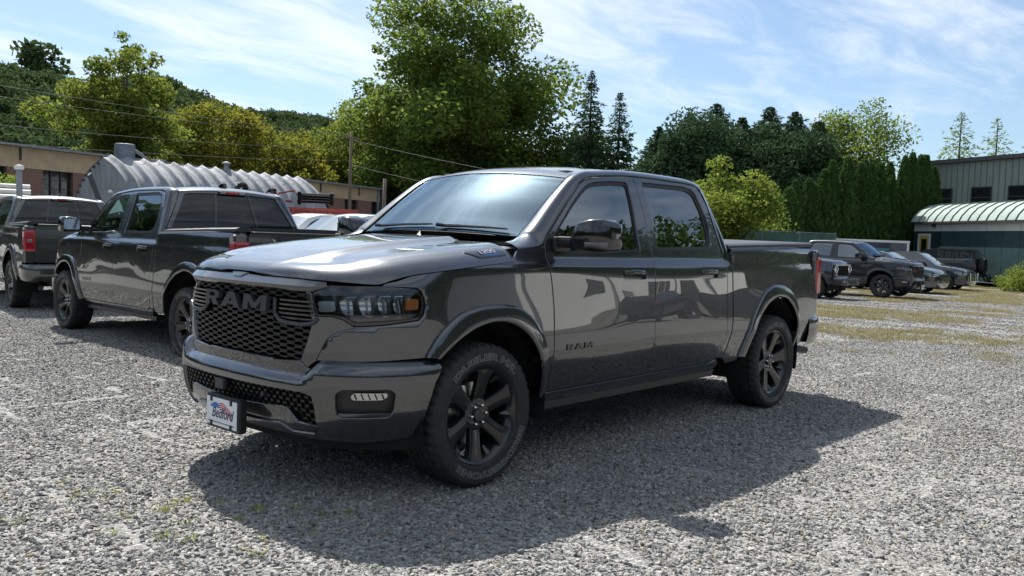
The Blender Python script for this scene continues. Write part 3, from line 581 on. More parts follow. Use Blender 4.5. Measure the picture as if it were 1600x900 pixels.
    def mesh_rows(Pf, z0, z1, dz, per, yap, thick, dep, off, sgn, skip=None):
        V, F = [], []; k = 0; z = z0
        while z <= z1+1e-6:
            ph = (k % 2)*per/2; pts = []; ymax = 1.2; y = -ymax
            wave = [(0, -1), (.40, -1), (.5, 1), (.90, 1)]
            m_ = int(2*ymax/per)+2
            for i in range(m_):
                for u, sg in wave:
                    pts.append((-ymax+ph+(i+u)*per, z+sg*(dz/2-thick*.5)))
            seg = None; run = []
            def flush(run):
                if len(run) < 2: return
                r = np.array(run); n0 = len(V)
                for lv, dpt in ((thick/2, 0), (-thick/2, 0), (thick/2, -dep), (-thick/2, -dep)):
                    nn = normals_of(Pf, r[:, 0], r[:, 1], sgn); X = Pf(r[:, 0], r[:, 1]+lv)+nn*(off+dpt); V.extend(map(tuple, X))
                c = len(run)
                for i in range(c-1):
                    F.append((n0+i, n0+i+1, n0+c+i+1, n0+c+i)); F.append((n0+2*c+i, n0+2*c+i+1, n0+i+1, n0+i)); F.append((n0+c+i, n0+c+i+1, n0+3*c+i+1, n0+3*c+i))
            for p_ in pts:
                ok = abs(p_[0]) < yap(p_[1]) and not (skip and skip(*p_))
                if ok: run.append(p_)
                else: flush(run); run = []
            flush(run); z += dz; k += 1
        return V, F
    skp = lambda y, z: (abs(y) > .335 and .918 < z < 1.052)
    mm = P('grille_mesh', *mesh_rows(P_front,  .745, 1.110, .0168, .112, y_front_ap, .0085, .034, -.012, SGF, skp), 'grille_black', gr); mm['kind'] = 'stuff'
    for s in (-1, 1):
        pts = [(s*.632, .958), (s*.61, .932), (s*.54, .922), (s*.43, .924), (s*.375, .936), (s*.345, .965), (s*.335, 1.0), (s*.337, 1.045)]
        P('louver_frame', *tube([P_front(a, b)+np.array([-.004, 0, 0]) for a, b in resamp3(pts, 16)], .012, 6), 'trim_grey', gr, None, True)
        for i in range(5):
            z = .950+.0225*i; V, F = [], []
            for y in np.linspace(s*.37, s*(.622-.004*i), 5):
                for dz, dx in ((.006, .0), (.004, -.012), (-.006, -.008), (-.004, .02), (.006, .02)): V.append(tuple(P_front(y, z)+np.array([dx+.006, 0, dz])))
            F = grid_faces(5, 5, True); P('louver', V, F, 'gloss_black', gr)
    for (V2, F2) in ram_letters(.61, .078, .028):
        V2 = V2.copy(); X = on_surf(np.stack([-V2[:, 0]*1., V2[:, 1], V2[:, 2]], -1), P_front, .0, 1.010, (1, 0), (0, 1), SGF, .010); P('grille_letter', X, [tuple(reversed(f)) for f in F2], 'letter_grey', gr)
    # --- front bumper
    tl = np.linspace(BT0, -.345, 40); top = [(t, float(bump_top(t))-.004) for t in tl]
    bo = top+[(-.345, .70), (-.39, .63), (-.43, .50), (-.448, .42), (-.468, .375), (-.52, .338), (-.80, .328), (-1.04, .335), (-1.25, .345), (BT0, .345), (BT0, .386), (-1.489, .388), (-1.303, .398), (-1.225, .360), (-1.066, .362), (-1.034, .392), (-1.037, .51), (-1.053, .568), (-1.107, .585), (-1.267, .588), (BT0, .586)]
    fog = rounded([(-.929, .587), (-.894, .613), (-.648, .615), (-.613, .586), (-.622, .492), (-.645, .465), (-.905, .463), (-.926, .493)], .02)
    fb = empty('front_bumper'); fb.parent = T
    bp = both_under('bumper_skin', panel(bo, P_bump, .03, [fog], .035, sgn=SGB, hole_depth=.045), 'paint', (fb, fb))
    both_under('fog_pocket', panel(fog, P_bump, .04, (), 0, -.045, SGB), 'satin_black', (fb, fb))
    fl = rounded([(-.851, .574), (-.835, .593), (-.659, .591), (-.655, .572), (-.679, .556), (-.84, .556)], .01)
    fgl = both_under('fog_lamp', panel(fl, P_bump, .02, (), .03, -.018, SGB), 'lamp_silver', (fb, fb))
    for i in range(5):
        t0 = -.835+.036*i; both_under('fog_lamp_fin', panel([(t0, .588), (t0+.008, .588), (t0+.020, .560), (t0+.012, .560)], P_bump, .02, (), .008, -.012, SGB), 'satin_black', fgl)
    both_under('fog_sill', panel([(-.915, .485), (-.635, .485), (-.64, .470), (-.905, .468)], P_bump, .03, (), .04, -.010, SGB), 'paint', (fb, fb))
    lip = [(BT0, .466), (-1.40, .480), (-1.276, .492), (-1.235, .487), (-1.205, .445), (-1.18, .412), (-1.045, .402), (-1.041, .388), (-1.068, .371), (-1.225, .369), (-1.303, .405), (-1.489, .397), (BT0, .394)]
    both_under('skid_lip', panel(lip, P_bump, .03, (), .03, -.012, SGB), 'paint', (fb, fb))
    def P_bc(y, z):
        y = np.asarray(y, float); t = np.interp(np.abs(y), BLY(np.linspace(BT0, -.3, 300)), np.linspace(BT0, -.3, 300)); p = P_bump(t, z); return np.stack([p[..., 0], y+0*np.asarray(z), p[..., 2]], -1)
    g = panel([(-.72, .36), (.72, .36), (.72, .59), (-.72, .59)], P_bc, .06, depth=0, off=-.06, sgn=SGF); P('intake_backing', *g[:2], 'void', fb, g[2])
    mm = P('intake_mesh', *mesh_rows(P_bc, .40, .580, .024, .05, lambda z: .70, .006, .02, -.022, SGF, lambda y, z: abs(y) < .56 and z < .48), 'satin_black', fb); mm['kind'] = 'stuff'
    P('sensor', *box((-1.0, .07, .545), (.03, .085, .058), .008), 'trim_grey', fb); P('parking_sensor', *lathe([(0, -.004), (.012, -.004), (.014, 0), (.014, .02)], 14), 'satin_black', fb).matrix_local = Matrix.Translation((-1.0, -.34, .545)) @ Matrix.Rotation(R(-90), 4, 'Z')
    # lower air dam and number plate
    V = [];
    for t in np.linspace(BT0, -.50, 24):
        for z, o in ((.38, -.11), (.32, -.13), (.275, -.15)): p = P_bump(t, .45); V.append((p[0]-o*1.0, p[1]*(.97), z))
    both_under('air_dam', orient(V, grid_faces(24, 3), lambda p: np.array([-1., p[1], 0])), 'liner', (fb, fb), True)  # dam coloured near-black so it reads as shade under the bumper
    pb = P('plate_bracket', *box((-1.022, -.03, .40), (.05, .335, .185), .012), 'satin_black', fb)
    P('licence_plate', *box((-1.051, -.03, .402), (.006, .305, .152), .003), 'plate_white', fb)
    rot = lambda v, f, y0, z0, s=1: (np.stack([-1.0545-v[:, 2], -.03+y0-v[:, 0]*s, .402+z0+v[:, 1]*s], -1), f)
    v, f = text_geo('Bedford', .082, .0006, shear=.35, bold=.0012, sx=.80); P('plate_script', *rot(v, f, -.01, -.005), 'plate_navy', fb)
    for i in range(4):
        u = np.linspace(0, 1, 10); zz = .052-.011*i; top_ = [(.02-.13*q, zz+.010*math.sin(q*5)-.028*q) for q in u]; V = [(-1.0546, -.03+a, .402+b) for a, b in top_]+[(-1.0546, -.03+a, .402+b-.0065) for a, b in top_]
        P('plate_stripe', V, [(j, j+1, 11+j, 10+j) for j in range(9)], 'flag_red', fb)
    u = np.linspace(0, 1, 10); V = [(-1.0546, -.03+.11-.09*q, .402+.030+.022*math.sin(q*2.6)) for q in u]+[(-1.0546, -.03+.11-.09*q, .402+.022+.001*q) for q in u]; P('plate_canton', V, [(j, j+1, 11+j, 10+j) for j in range(9)], 'badge_blue', fb)
    P('plate_line', *box((-1.0548, -.03, .402-.056), (.001, .27, .004)), 'plate_navy', fb)
    for a, b in ((-.10, .066), (.10, .066), (-.10, -.066), (.10, -.066)): P('plate_clip', *box((-1.054, -.03+a, .402+b), (.012, .018, .028), .003), 'satin_black', fb)
    # --- bed
    arch_r = [(3.10, .47), (3.135, .62), (3.20, .75), (3.31, .88), (3.45, .985), (3.64, 1.032), (3.84, 1.02), (4.0, .945), (4.10, .82), (4.13, .69), (4.11, .50)]
    bo = [(2.885, 1.22), (2.882, 1.04), (2.874, .80), (2.846, .65), (2.81, .50), (2.88, .455)]+arch_r+[(4.24, .50), (4.40, .56), (4.535, .78), (4.585, .93), (4.598, .98), (4.604, 1.31), (4.60, 1.36), (4.55, 1.403), (4.0, 1.395), (3.4, 1.378), (2.89, 1.362)]
    fuel = None
    bs = both('bed_side', panel(bo, P_side, .035, sgn=SGN), 'paint', T)
    OR = [(3.06, .50), (3.12, .66), (3.18, .78), (3.295, .916), (3.44, 1.03), (3.62, 1.082), (3.82, 1.075), (4.0, 1.005), (4.11, .886), (4.158, .748), (4.172, .62), (4.16, .5)]
    IR = [(3.13, .50), (3.19, .67), (3.30, .82), (3.46, .925), (3.66, .985), (3.85, .962), (3.99, .871), (4.08, .752), (4.105, .63), (4.06, .47)]
    both_under('arch_trim', orient(*strip(OR, IR, fsec), OUT_Y), 'paint', bs, True)
    a, b = bs; g = panel([(3.20+.075*math.cos(t)*1., 1.16+.085*math.sin(t)) for t in np.linspace(0, 6.283, 24)[:-1]], P_side, .05, (), .004, .0015, SGN); P('fuel_door', *g[:2], 'paint', a, g[2])
    V, F = [], []
    for x, z in ((2.89, 1.362), (3.4, 1.378), (4.0, 1.395), (4.56, 1.403), (4.63, 1.36)):
        y = float(y_side(x, z)); V += [(x, -y-.003, z-.004), (x, -y+.010, z+.018), (x, -y+.05, z+.026), (x, -y+.11, z+.024), (x, -y+.11, z-.03)]
    both('bed_rail_cap', orient(V, grid_faces(5, 5), lambda p: np.array([0, -.4, 1.])), 'satin_black', T, True)
    V, F = [], []; zt = pch([2.9, 3.4, 4.0, 4.6], [1.395, 1.411, 1.428, 1.440])
    for x in (2.905, 3.45, 3.46, 4.02, 4.03, 4.575):
        z = float(zt(x))+(.0 if x not in (3.46, 4.03) else -.001)
        for y, dz in ((-.905, -.02), (-.90, .008), (-.86, .022), (0, .030), (.86, .022), (.90, .008), (.905, -.02)): V.append((x, y, z+dz))
    F = grid_faces(6, 7); F += [tuple(range(7)), tuple(range(35, 42))]
    P('tonneau_cover', *orient(V, F, lambda p: np.array([(p[0]-3.7)*.001, 0, 1.])), 'tonneau', T)
    # tailgate with taillights, rear bumper
    tg = prism(rounded([(-.80, .80), (.80, .80), (.80, 1.37), (.76, 1.405), (-.76, 1.405), (-.80, 1.37)], .03), 4.60, 4.655, 'x'); TG = P('tailgate', *orient(*tg, lambda p: p-np.array([4.62, 0, 1.1])), 'paint', T)
    P('tailgate_spoiler', *box((4.63, 0, 1.412), (.09, 1.52, .022), .008), 'satin_black', TG)
    for V2, F2 in ram_letters(.62, .10, .008):
        P('tailgate_letter', np.stack([4.655+V2[:, 2], V2[:, 0], 1.10+V2[:, 1]], -1), F2, 'gloss_black', TG)
    P('tailgate_handle', *box((4.66, 0, 1.26), (.02, .22, .06), .01), 'gloss_black', TG)
    for s in (-1, 1):
        tlm = P('tail_light', *box((4.612, s*.878, 1.15), (.125, .175, .35), .03), 'tail_red', T)
        P('light_bar', *tube([(4.676, s*.82, 1.29), (4.674, s*.94, 1.29), (4.672, s*.952, 1.15), (4.674, s*.94, 1.01), (4.676, s*.82, 1.01)], .008, 6), 'red_lens', tlm); P('reverse_lamp', *box((4.674, s*.88, 1.15), (.012, .07, .05), .004), 'lamp_silver', tlm)
        P('bed_corner', *box((4.58, s*.872, 1.09), (.11, .165, .60), .025), 'paint', T)
    V = []; pl = [(4.40, .985), (4.55, .99), (4.70, .965), (4.79, .90), (4.83, .78), (4.845, .4), (4.85, 0)]; pl = pl+[(a, -b) for a, b in pl[-2::-1]]; pl = smooth3(pl, 41, 2)
    for x, y in pl:
        for z, o in ((.49, -.06), (.52, -.02), (.60, -.004), (.70, 0), (.755, -.008), (.775, -.03), (.78, -.16)):
            r = 1+o/max(.001, math.hypot(x-4.2, y)); V.append((4.2+(x-4.2)*r+(o if abs(y) < .8 else o*.3), y*r, z))
    P('rear_bumper', *orient(V, grid_faces(41, 7), lambda p: np.array([p[0]-4.2, p[1], (p[2]-.6)*2])), 'paint', T, None, True)
    P('hitch', *join(box((4.72, 0, .44), (.30, .09, .09), .01), box((4.55, 0, .46), (.06, 1.2, .08), .01)), 'satin_black', T); P('tail_pipe', *tube([(4.2, -.62, .47), (4.5, -.66, .44), (4.72, -.72, .42), (4.86, -.76, .40)], .038, 12), 'satin_black', T)
    # --- mirrors
    for s in (-1, 1):
        mrr = empty('mirror', (.095, -s*-.075, .10)); mrr.scale = (.93, .93, .93); mrr.parent = T
        V, F = [], []
        for y, x0, x1, z0, z1 in ((1.035, .60, .745, 1.352, 1.438), (1.07, .585, .765, 1.338, 1.485), (1.11, .575, .785, 1.330, 1.528), (1.20, .578, .80, 1.326, 1.543), (1.275, .60, .805, 1.328, 1.538), (1.305, .63, .80, 1.338, 1.515), (1.318, .67, .79, 1.36, 1.48)):
            for k in range(14):
                a = 2*math.pi*k/14; ca, sa = math.cos(a), math.sin(a); q = lambda v: math.copysign(abs(v)**.36, v)
                V.append(((x0+x1)/2+(x1-x0)/2*q(ca), s*y, (z0+z1)/2+(z1-z0)/2*q(sa)))
        F = grid_faces(7, 14, True)+[tuple(range(14)), tuple(range(84, 98))]
        P('mirror_cap', *orient(V, F, lambda p: p-np.array([.69, s*1.18, 1.435])), 'gloss_black', mrr, None, True)
        P('mirror_glass', *orient(*prism(rounded([(s*1.08, 1.365), (s*1.29, 1.365), (s*1.285, 1.505), (s*1.09, 1.515)], .03), .800, .808, 'x'), lambda p: p-np.array([.804, s*1.18, 1.43])), 'chrome', mrr)
        P('mirror_arm', *box((.665, s*.985, 1.385), (.13, .19, .075), .025), 'satin_black', mrr); P('mirror_foot', *box((.66, s*.915, 1.37), (.16, .05, .10), .02), 'satin_black', mrr)
        V = [];
        for y in np.linspace(1.18, 1.312, 8):
            xx = .574+.02*((y-1.12)/.19)**3*4*.5; 
            for z, o in ((1.358, .0), (1.362, -.010), (1.388, -.010), (1.392, .0)): V.append((xx+o+(.03 if y > 1.30 else 0), s*y, z))
        P('mirror_lamp', *orient(V, grid_faces(8, 4), lambda p: np.array([-1., 0, 0])), 'lamp_warm_grey', mrr, None, True)
    # --- underbody, wheel wells, axles
    ub = P('underbody', *join(box((1.85, 0, .52), (5.0, 1.50, .12)), box((1.7, -.82, .55), (2.1, .22, .20)), box((1.7, .82, .55), (2.1, .22, .20)), box((-.45, 0, .75), (.75, 1.15, .60)), box((3.7, 0, .95), (1.6, 1.2, .6)), box((.9, 0, .85), (.5, 1.7, .6)), box((2.1, 0, .80), (1.45, 1.72, .6))), 'liner', T)
    for cx_, r_ in ((.05, .50), (3.65, .53)):
        V, F = [], []; k = 20
        for i in range(k+1):
            a = R(-14)+R(208)*i/k
            for y in (-.975, -.62): V.append((cx_+r_*math.cos(a), y, .43+r_*1.02*math.sin(a)))
        F = grid_faces(k+1, 2); n0 = len(V); V += [(cx_+r_*math.cos(R(-14)+R(208)*i/k), -.62, .43+r_*1.02*math.sin(R(-14)+R(208)*i/k)) for i in range(k+1)]; F.append(tuple(range(n0, n0+k+1)))
        both('wheel_well', (V, F), 'liner', T)
        P('axle', *join(tube([(cx_*0+(0 if cx_ < 1 else 3.672), -.8, .40), ((0 if cx_ < 1 else 3.672), .8, .40)], .05, 10), lathe([(0, -.16), (.13, -.10), (.15, 0), (.13, .10), (0, .16)], 12) if False else box(((0 if cx_ < 1 else 3.672), .1, .40), (.26, .28, .28), .08)), 'liner', T)
    # --- cabin
    cab = empty('cabin'); cab.parent = T
    V, F = join(box((.92, 0, 1.16), (.55, 1.60, .36), .08), box((.62, 0, 1.28), (.45, 1.50, .14), .05)); P('dashboard', V, F, 'interior', cab)
    P('dash_screen', *box((1.20, .02, 1.26), (.03, .26, .26), .01), 'gloss_black', cab); P('paper_sheet', *box((.72, -.45, 1.362), (.22, .30, .004), .001), 'paper', cab)
    wh = []
    for i in range(24):
        a = 2*math.pi*i/24; wh.append((1.36+.06*math.sin(a), -.40+.19*math.cos(a), 1.28+.18*math.sin(a)))
    P('steering_wheel', *join(tube(wh, .016, 8, True), box((1.35, -.40, 1.28), (.05, .16, .12), .03), tube([(1.05, -.40, 1.18), (1.35, -.40, 1.28)], .04, 8)), 'interior', cab, None, True)
    for x, y in ((1.62, -.40), (1.62, .40)):
        P('seat', *join(box((x, y, .98), (.52, .54, .18), .06), box((x+.30, y, 1.28), (.16, .52, .62), .07)), 'interior', cab); P('headrest', *box((x+.33, y, 1.66), (.11, .27, .18), .05), 'interior_light', cab)
    P('seat', *join(box((2.38, 0, 1.0), (.46, 1.45, .18), .06), box((2.66, 0, 1.28), (.12, 1.45, .56), .05)), 'interior', cab)
    for y in (-.45, .45): P('headrest', *box((2.66, y, 1.63), (.10, .26, .16), .05), 'interior', cab)
    P('rear_view_mirror', *box((1.02, 0, 1.70), (.03, .22, .07), .015), 'interior', cab); P('headliner', *box((1.9, 0, 1.868), (1.5, 1.2, .015), .004), 'interior_light', cab)
    # --- wheels
    for x in (0, 3.672):
        for s in (-1, 1): add_wheel(T, (x, s*.862, TYRE_R), s, 0, 1., True, R(7 if x == 0 else 20), letters and s < 0)
    return T
# ---------------------------------------------------------------- ground
def nodes(m):
    t = m.node_tree; return t, t.nodes.new, t.links.new
def ground_mat():
    m = mat('gravel_ground', (.3, .3, .3), .92); t, N, L = nodes(m); b = t.nodes['Principled BSDF']
    tc = N('ShaderNodeTexCoord'); v = N('ShaderNodeTexVoronoi'); v.inputs['Scale'].default_value = 55; L(tc.outputs['Object'], v.inputs['Vector']); v.inputs['Randomness'].default_value = 1
    r = N('ShaderNodeValToRGB'); L(v.outputs['Color'], r.inputs[0]); e = r.color_ramp.elements; e[0].position = .05; e[0].color = (.11, .11, .108, 1); e[1].position = .95; e[1].color = (.40, .395, .375, 1); q = e.new(.5); q.color = (.25, .248, .238, 1)
    n = N('ShaderNodeTexNoise'); n.inputs['Scale'].default_value = .35; n.inputs['Detail'].default_value = 7; n.inputs['Roughness'].default_value = .65; L(tc.outputs['Object'], n.inputs['Vector'])
    rr = N('ShaderNodeMapRange'); L(n.outputs[0], rr.inputs[0]); rr.inputs[1].default_value = .50; rr.inputs[2].default_value = .72; rr.inputs[4].default_value = .75
    mx = N('ShaderNodeMix'); mx.data_type = 'RGBA'; L(rr.outputs[0], mx.inputs['Factor']); L(r.outputs[0], mx.inputs['A']); mx.inputs['B'].default_value = (.205, .186, .150, 1)
    L(mx.outputs['Result'], b.inputs['Base Color'])
    bp = N('ShaderNodeBump'); bp.inputs['Strength'].default_value = .9; bp.inputs['Distance'].default_value = .02; bp.invert = True; L(v.outputs['Distance'], bp.inputs['Height']); L(bp.outputs[0], b.inputs['Normal'])
    return m
ground_mat()
def gz(x, y):
    """the lot falls gently away to the right-hand row and a little behind the parked pickups"""
    return -.21*sstep(9, 33, x)-.05*sstep(4, 9, y)*(1-sstep(4.5, 9, x))
_gx = np.concatenate([[-1500, -300, -60], np.arange(-20, 62, 1.), [90, 300, 1500]]); _gy = np.concatenate([[-1500, -300, -60], np.arange(-24, 46, 1.), [90, 300, 1500]]); _X, _Y = np.meshgrid(_gx, _gy, indexing='ij')
g = mk('ground', np.stack([_X, _Y, gz(_X, _Y)], -1).reshape(-1, 3), grid_faces(len(_gx), len(_gy)), 'gravel_ground', smooth=True); g['kind'] = 'structure'
def island_mat(name, cols, rough=.8, trans=0., extra=None, spec=.3):
    """colour picked per loose piece; optional light coming through (leaves)"""
    m = mat(name, cols[0][1], rough, spec=spec); t, N, L = nodes(m); b = t.nodes['Principled BSDF']
    ge = N('ShaderNodeNewGeometry'); r = N('ShaderNodeValToRGB'); L(ge.outputs['Random Per Island'], r.inputs[0]); e = r.color_ramp.elements
    e[0].position, e[0].color = cols[0][0], (*cols[0][1], 1); e[1].position, e[1].color = cols[-1][0], (*cols[-1][1], 1)
    for p, c in cols[1:-1]: q = e.new(p); q.color = (*c, 1)
    col = r.outputs[0]
    if extra:                                   # broad tone drift over the object
        oi = N('ShaderNodeObjectInfo'); tc = N('ShaderNodeTexCoord'); n = N('ShaderNodeTexNoise'); n.inputs['Scale'].default_value = extra[0]; n.inputs['Detail'].default_value = 3; L(tc.outputs['Object'], n.inputs['Vector'])
        mr = N('ShaderNodeMapRange'); L(n.outputs[0], mr.inputs[0]); mr.inputs[1].default_value = .35; mr.inputs[2].default_value = .68
        mx = N('ShaderNodeMix'); mx.data_type = 'RGBA'; L(mr.outputs[0], mx.inputs['Factor']); L(col, mx.inputs['A']); mx.inputs['B'].default_value = (*extra[1], 1); col = mx.outputs['Result']
    L(col, b.inputs['Base Color'])
    if trans:
        tr = N('ShaderNodeBsdfTranslucent'); L(col, tr.inputs[0]); ms = N('ShaderNodeMixShader'); ms.inputs[0].default_value = trans; o = t.nodes['Material Output']
        L(b.outputs[0], ms.inputs[1]); L(tr.outputs[0], ms.inputs[2]); L(ms.outputs[0], o.inputs[0])
    return m
island_mat('stone', [(0, (0.089, 0.089, 0.088)), (.15, (0.148, 0.148, 0.143)), (.45, (0.214, 0.213, 0.204)), (.75, (0.273, 0.270, 0.253)), (.93, (0.370, 0.356, 0.323)), (.97, (0.267, 0.225, 0.165)), (1, (0.207, 0.160, 0.110))], .85)
island_mat('grass_blade', [(0, (.09, .10, .03)), (.3, (.17, .16, .055)), (.65, (.28, .235, .11)), (1, (.36, .30, .17))], .7, .35)
island_mat('weed_blade', [(0, (.10, .16, .03)), (.6, (.22, .28, .05)), (1, (.36, .34, .08))], .7, .35)
# a scatter: one object whose points carry instances of a few prototype meshes
def proto(name, V, F, m):
    me = bpy.data.meshes.new(name); me.from_pydata([tuple(map(float, v)) for v in V], [], [tuple(int(i) for i in f) for f in F]); me.materials.append(M[m]); me.update(); return bpy.data.objects.new(name, me)
def scatter(name, pts, rz, sc, kinds, protos, label=None, cat=None):
    me = bpy.data.meshes.new(name); me.from_pydata([tuple(map(float, p)) for p in pts], [], [])
    for an, ty, data in (('rz', 'FLOAT', rz), ('sc', 'FLOAT', sc), ('kd', 'INT', kinds)):
        a = me.attributes.new(an, ty, 'POINT'); a.data.foreach_set('value', np.asarray(data, np.int32 if ty == 'INT' else np.float32))
    o = bpy.data.objects.new(name, me); COL.objects.link(o); o['kind'] = 'stuff'
    if label: o['label'] = label; o['category'] = cat
    ng = bpy.data.node_groups.new(name, 'GeometryNodeTree'); ng.interface.new_socket('Geometry', in_out='INPUT', socket_type='NodeSocketGeometry'); ng.interface.new_socket('Geometry', in_out='OUTPUT', socket_type='NodeSocketGeometry')
    N = ng.nodes.new; L = ng.links.new; gi = N('NodeGroupInput'); go = N('NodeGroupOutput'); jn = N('GeometryNodeJoinGeometry')
    def attr(n, ty):
        a = N('GeometryNodeInputNamedAttribute'); a.data_type = ty; a.inputs['Name'].default_value = n; return a.outputs[0]
    cx = N('ShaderNodeCombineXYZ'); L(attr('rz', 'FLOAT'), cx.inputs[2])
    for k, p in enumerate(protos):
        oi = N('GeometryNodeObjectInfo'); oi.inputs['Object'].default_value = p; ip = N('GeometryNodeInstanceOnPoints'); L(gi.outputs[0], ip.inputs['Points']); L(oi.outputs['Geometry'], ip.inputs['Instance'])
        cmp = N('FunctionNodeCompare'); cmp.data_type = 'INT'; cmp.operation = 'EQUAL'; L(attr('kd', 'INT'), cmp.inputs[2]); cmp.inputs[3].default_value = k; L(cmp.outputs[0], ip.inputs['Selection'])
        L(cx.outputs[0], ip.inputs['Rotation']); L(attr('sc', 'FLOAT'), ip.inputs['Scale']); L(ip.outputs[0], jn.inputs[0])
    L(jn.outputs[0], go.inputs[0]); md = o.modifiers.new('scatter', 'NODES'); md.node_group = ng; return o
# gravel: metre-wide beds of loose stones
_b = bmesh.new(); bmesh.ops.create_icosphere(_b, subdivisions=1, radius=1); _iv = np.array([tuple(v.co) for v in _b.verts]); _if = np.array([[v.index for v in f.verts] for f in _b.faces]); _b.free()
def stone_bed(n, smin, smax, seed, size=1.0):
    r = np.random.default_rng(seed); c = np.column_stack([r.uniform(-size/2, size/2, (n, 2)), np.zeros(n)]); s = smin+(smax-smin)*r.random(n)**1.9
    V = _iv[None]*(1+.34*r.standard_normal((n, len(_iv), 1))).clip(.5, 1.45); V = V*np.stack([s*r.uniform(.75, 1.35, n), s*r.uniform(.6, 1.0, n), s*r.uniform(.42, .8, n)], -1)[:, None]
    a = r.uniform(0, 6.283, n); ca, sa = np.cos(a), np.sin(a); tl = r.normal(0, .45, n); ct, st = np.cos(tl), np.sin(tl)
    x, y, z = V[..., 0], V[..., 1], V[..., 2]; x, z = x*ct[:, None]+z*st[:, None], -x*st[:, None]+z*ct[:, None]; x, y = x*ca[:, None]-y*sa[:, None], x*sa[:, None]+y*ca[:, None]
    V = np.stack([x, y, z], -1)+c[:, None]; V[..., 2] += (s*.15)[:, None]
    F = (_if[None]+(np.arange(n)*len(_iv))[:, None, None]).reshape(-1, 3); return V.reshape(-1, 3), F
beds = [proto('stone_bed', *stone_bed(950, .0042, .0150, s, .5), 'stone') for s in (1, 2, 3)]+[proto('stone_bed_far', *stone_bed(1700, .008, .020, s, 1.5), 'stone') for s in (4, 5)]
def vnoise(x, y, seed=0, sc=1.):
    r = np.random.default_rng(seed); T = r.random((64, 64)); x, y = np.asarray(x)/sc, np.asarray(y)/sc; i, j = np.floor(x).astype(int), np.floor(y).astype(int); u, v = x-i, y-j; u, v = u*u*(3-2*u), v*v*(3-2*v)
    f = lambda a, b: T[a % 64, b % 64]; return (f(i, j)*(1-u)+f(i+1, j)*u)*(1-v)+(f(i, j+1)*(1-u)+f(i+1, j+1)*u)*v
def fbm(x, y, seed, sc): return .55*vnoise(x, y, seed, sc)+.3*vnoise(x, y, seed+1, sc*.45)+.15*vnoise(x, y, seed+2, sc*.2)
def in_view(x, y, margin=1.2):
    d = np.stack([x-CAM[0], y-CAM[1]], -1); z = d[..., 0]*math.sin(YAW)+d[..., 1]*math.cos(YAW); s = d[..., 0]*math.cos(YAW)-d[..., 1]*math.sin(YAW)
    return (z > .6) & (np.abs(s) < z*.62+margin), z
pts, kd, rz, sc = [], [], [], []
r0 = np.random.default_rng(11)
def track(x, y):
    """1 on worn, dusty tracks where the stones are pressed in"""
    c = np.abs(((x-1.5)*.30-(y+3.0)*.95)+.5*np.sin(x*.7)); d = np.abs(((x-1.5)*.30-(y+4.7)*.95)+.5*np.sin(x*.7)); return np.maximum(.8*sstep(.58, .80, fbm(x, y, 77, 2.6)), .95*np.maximum(1-sstep(.1, .55, c), 1-sstep(.1, .55, d))*sstep(.35, .6, fbm(x, y, 79, 1.5)))
for x in np.arange(-6, 34, .5):
    for y in np.arange(-12, 24, .5):
        ok, z = in_view(np.array(x), np.array(y), 2.2)
        if ok and z < 13.5:
            q = float(track(np.array(x), np.array(y)))
            pts.append((x+r0.uniform(-.06, .06), y+r0.uniform(-.06, .06), float(gz(x, y))-.0035*q)); kd.append(r0.integers(0, 3)); rz.append(r0.integers(0, 4)*math.pi/2+r0.uniform(-.3, .3)); sc.append(r0.uniform(1.0, 1.15))
for x in np.arange(-6, 46, 1.5):
    for y in np.arange(-12, 34, 1.5):
        ok, z = in_view(np.array(x), np.array(y), 2.5)
        if ok and 13 < z < 34:
            pts.append((x, y, float(gz(x, y))-.003)); kd.append(r0.integers(3, 5)); rz.append(r0.integers(0, 4)*math.pi/2+r0.uniform(-.2, .2)); sc.append(r0.uniform(1.0, 1.15))
scatter('gravel', pts, rz, sc, kd, beds)
# dry grass in worn patches on the right, small weeds in the gravel
def blades(n, spread, h0, h1, w, seed, lean=.5):
    r = np.random.default_rng(seed); x, y = r.normal(0, spread, n), r.normal(0, spread, n); h = r.uniform(h0, h1, n); a = r.uniform(0, 6.283, n); ln = r.uniform(.1, lean, n)*h; V, F = [], []
    for i in range(n):
        ca, sa = math.cos(a[i]), math.sin(a[i]); dx, dy = ln[i]*sa, -ln[i]*ca; ww = w*r.uniform(.6, 1.4); k = len(V)
        V += [(x[i]-ca*ww, y[i]-sa*ww, 0), (x[i]+ca*ww, y[i]+sa*ww, 0), (x[i]+ca*ww*.7+dx*.45, y[i]+sa*ww*.7+dy*.45, h[i]*.6), (x[i]-ca*ww*.7+dx*.45, y[i]-sa*ww*.7+dy*.45, h[i]*.6), (x[i]+dx*1.2, y[i]+dy*1.2, h[i])]
        F += [(k, k+1, k+2, k+3), (k+3, k+2, k+4)]
    return V, F
tufts = [proto('grass_tuft', *blades(60, .11, .015, .075, .0032, s, 1.5), 'grass_blade') for s in (21, 22, 23)]
r1 = np.random.default_rng(5); n = 60000; x, y = r1.uniform(5.5, 48, n), r1.uniform(-4, 10, n)
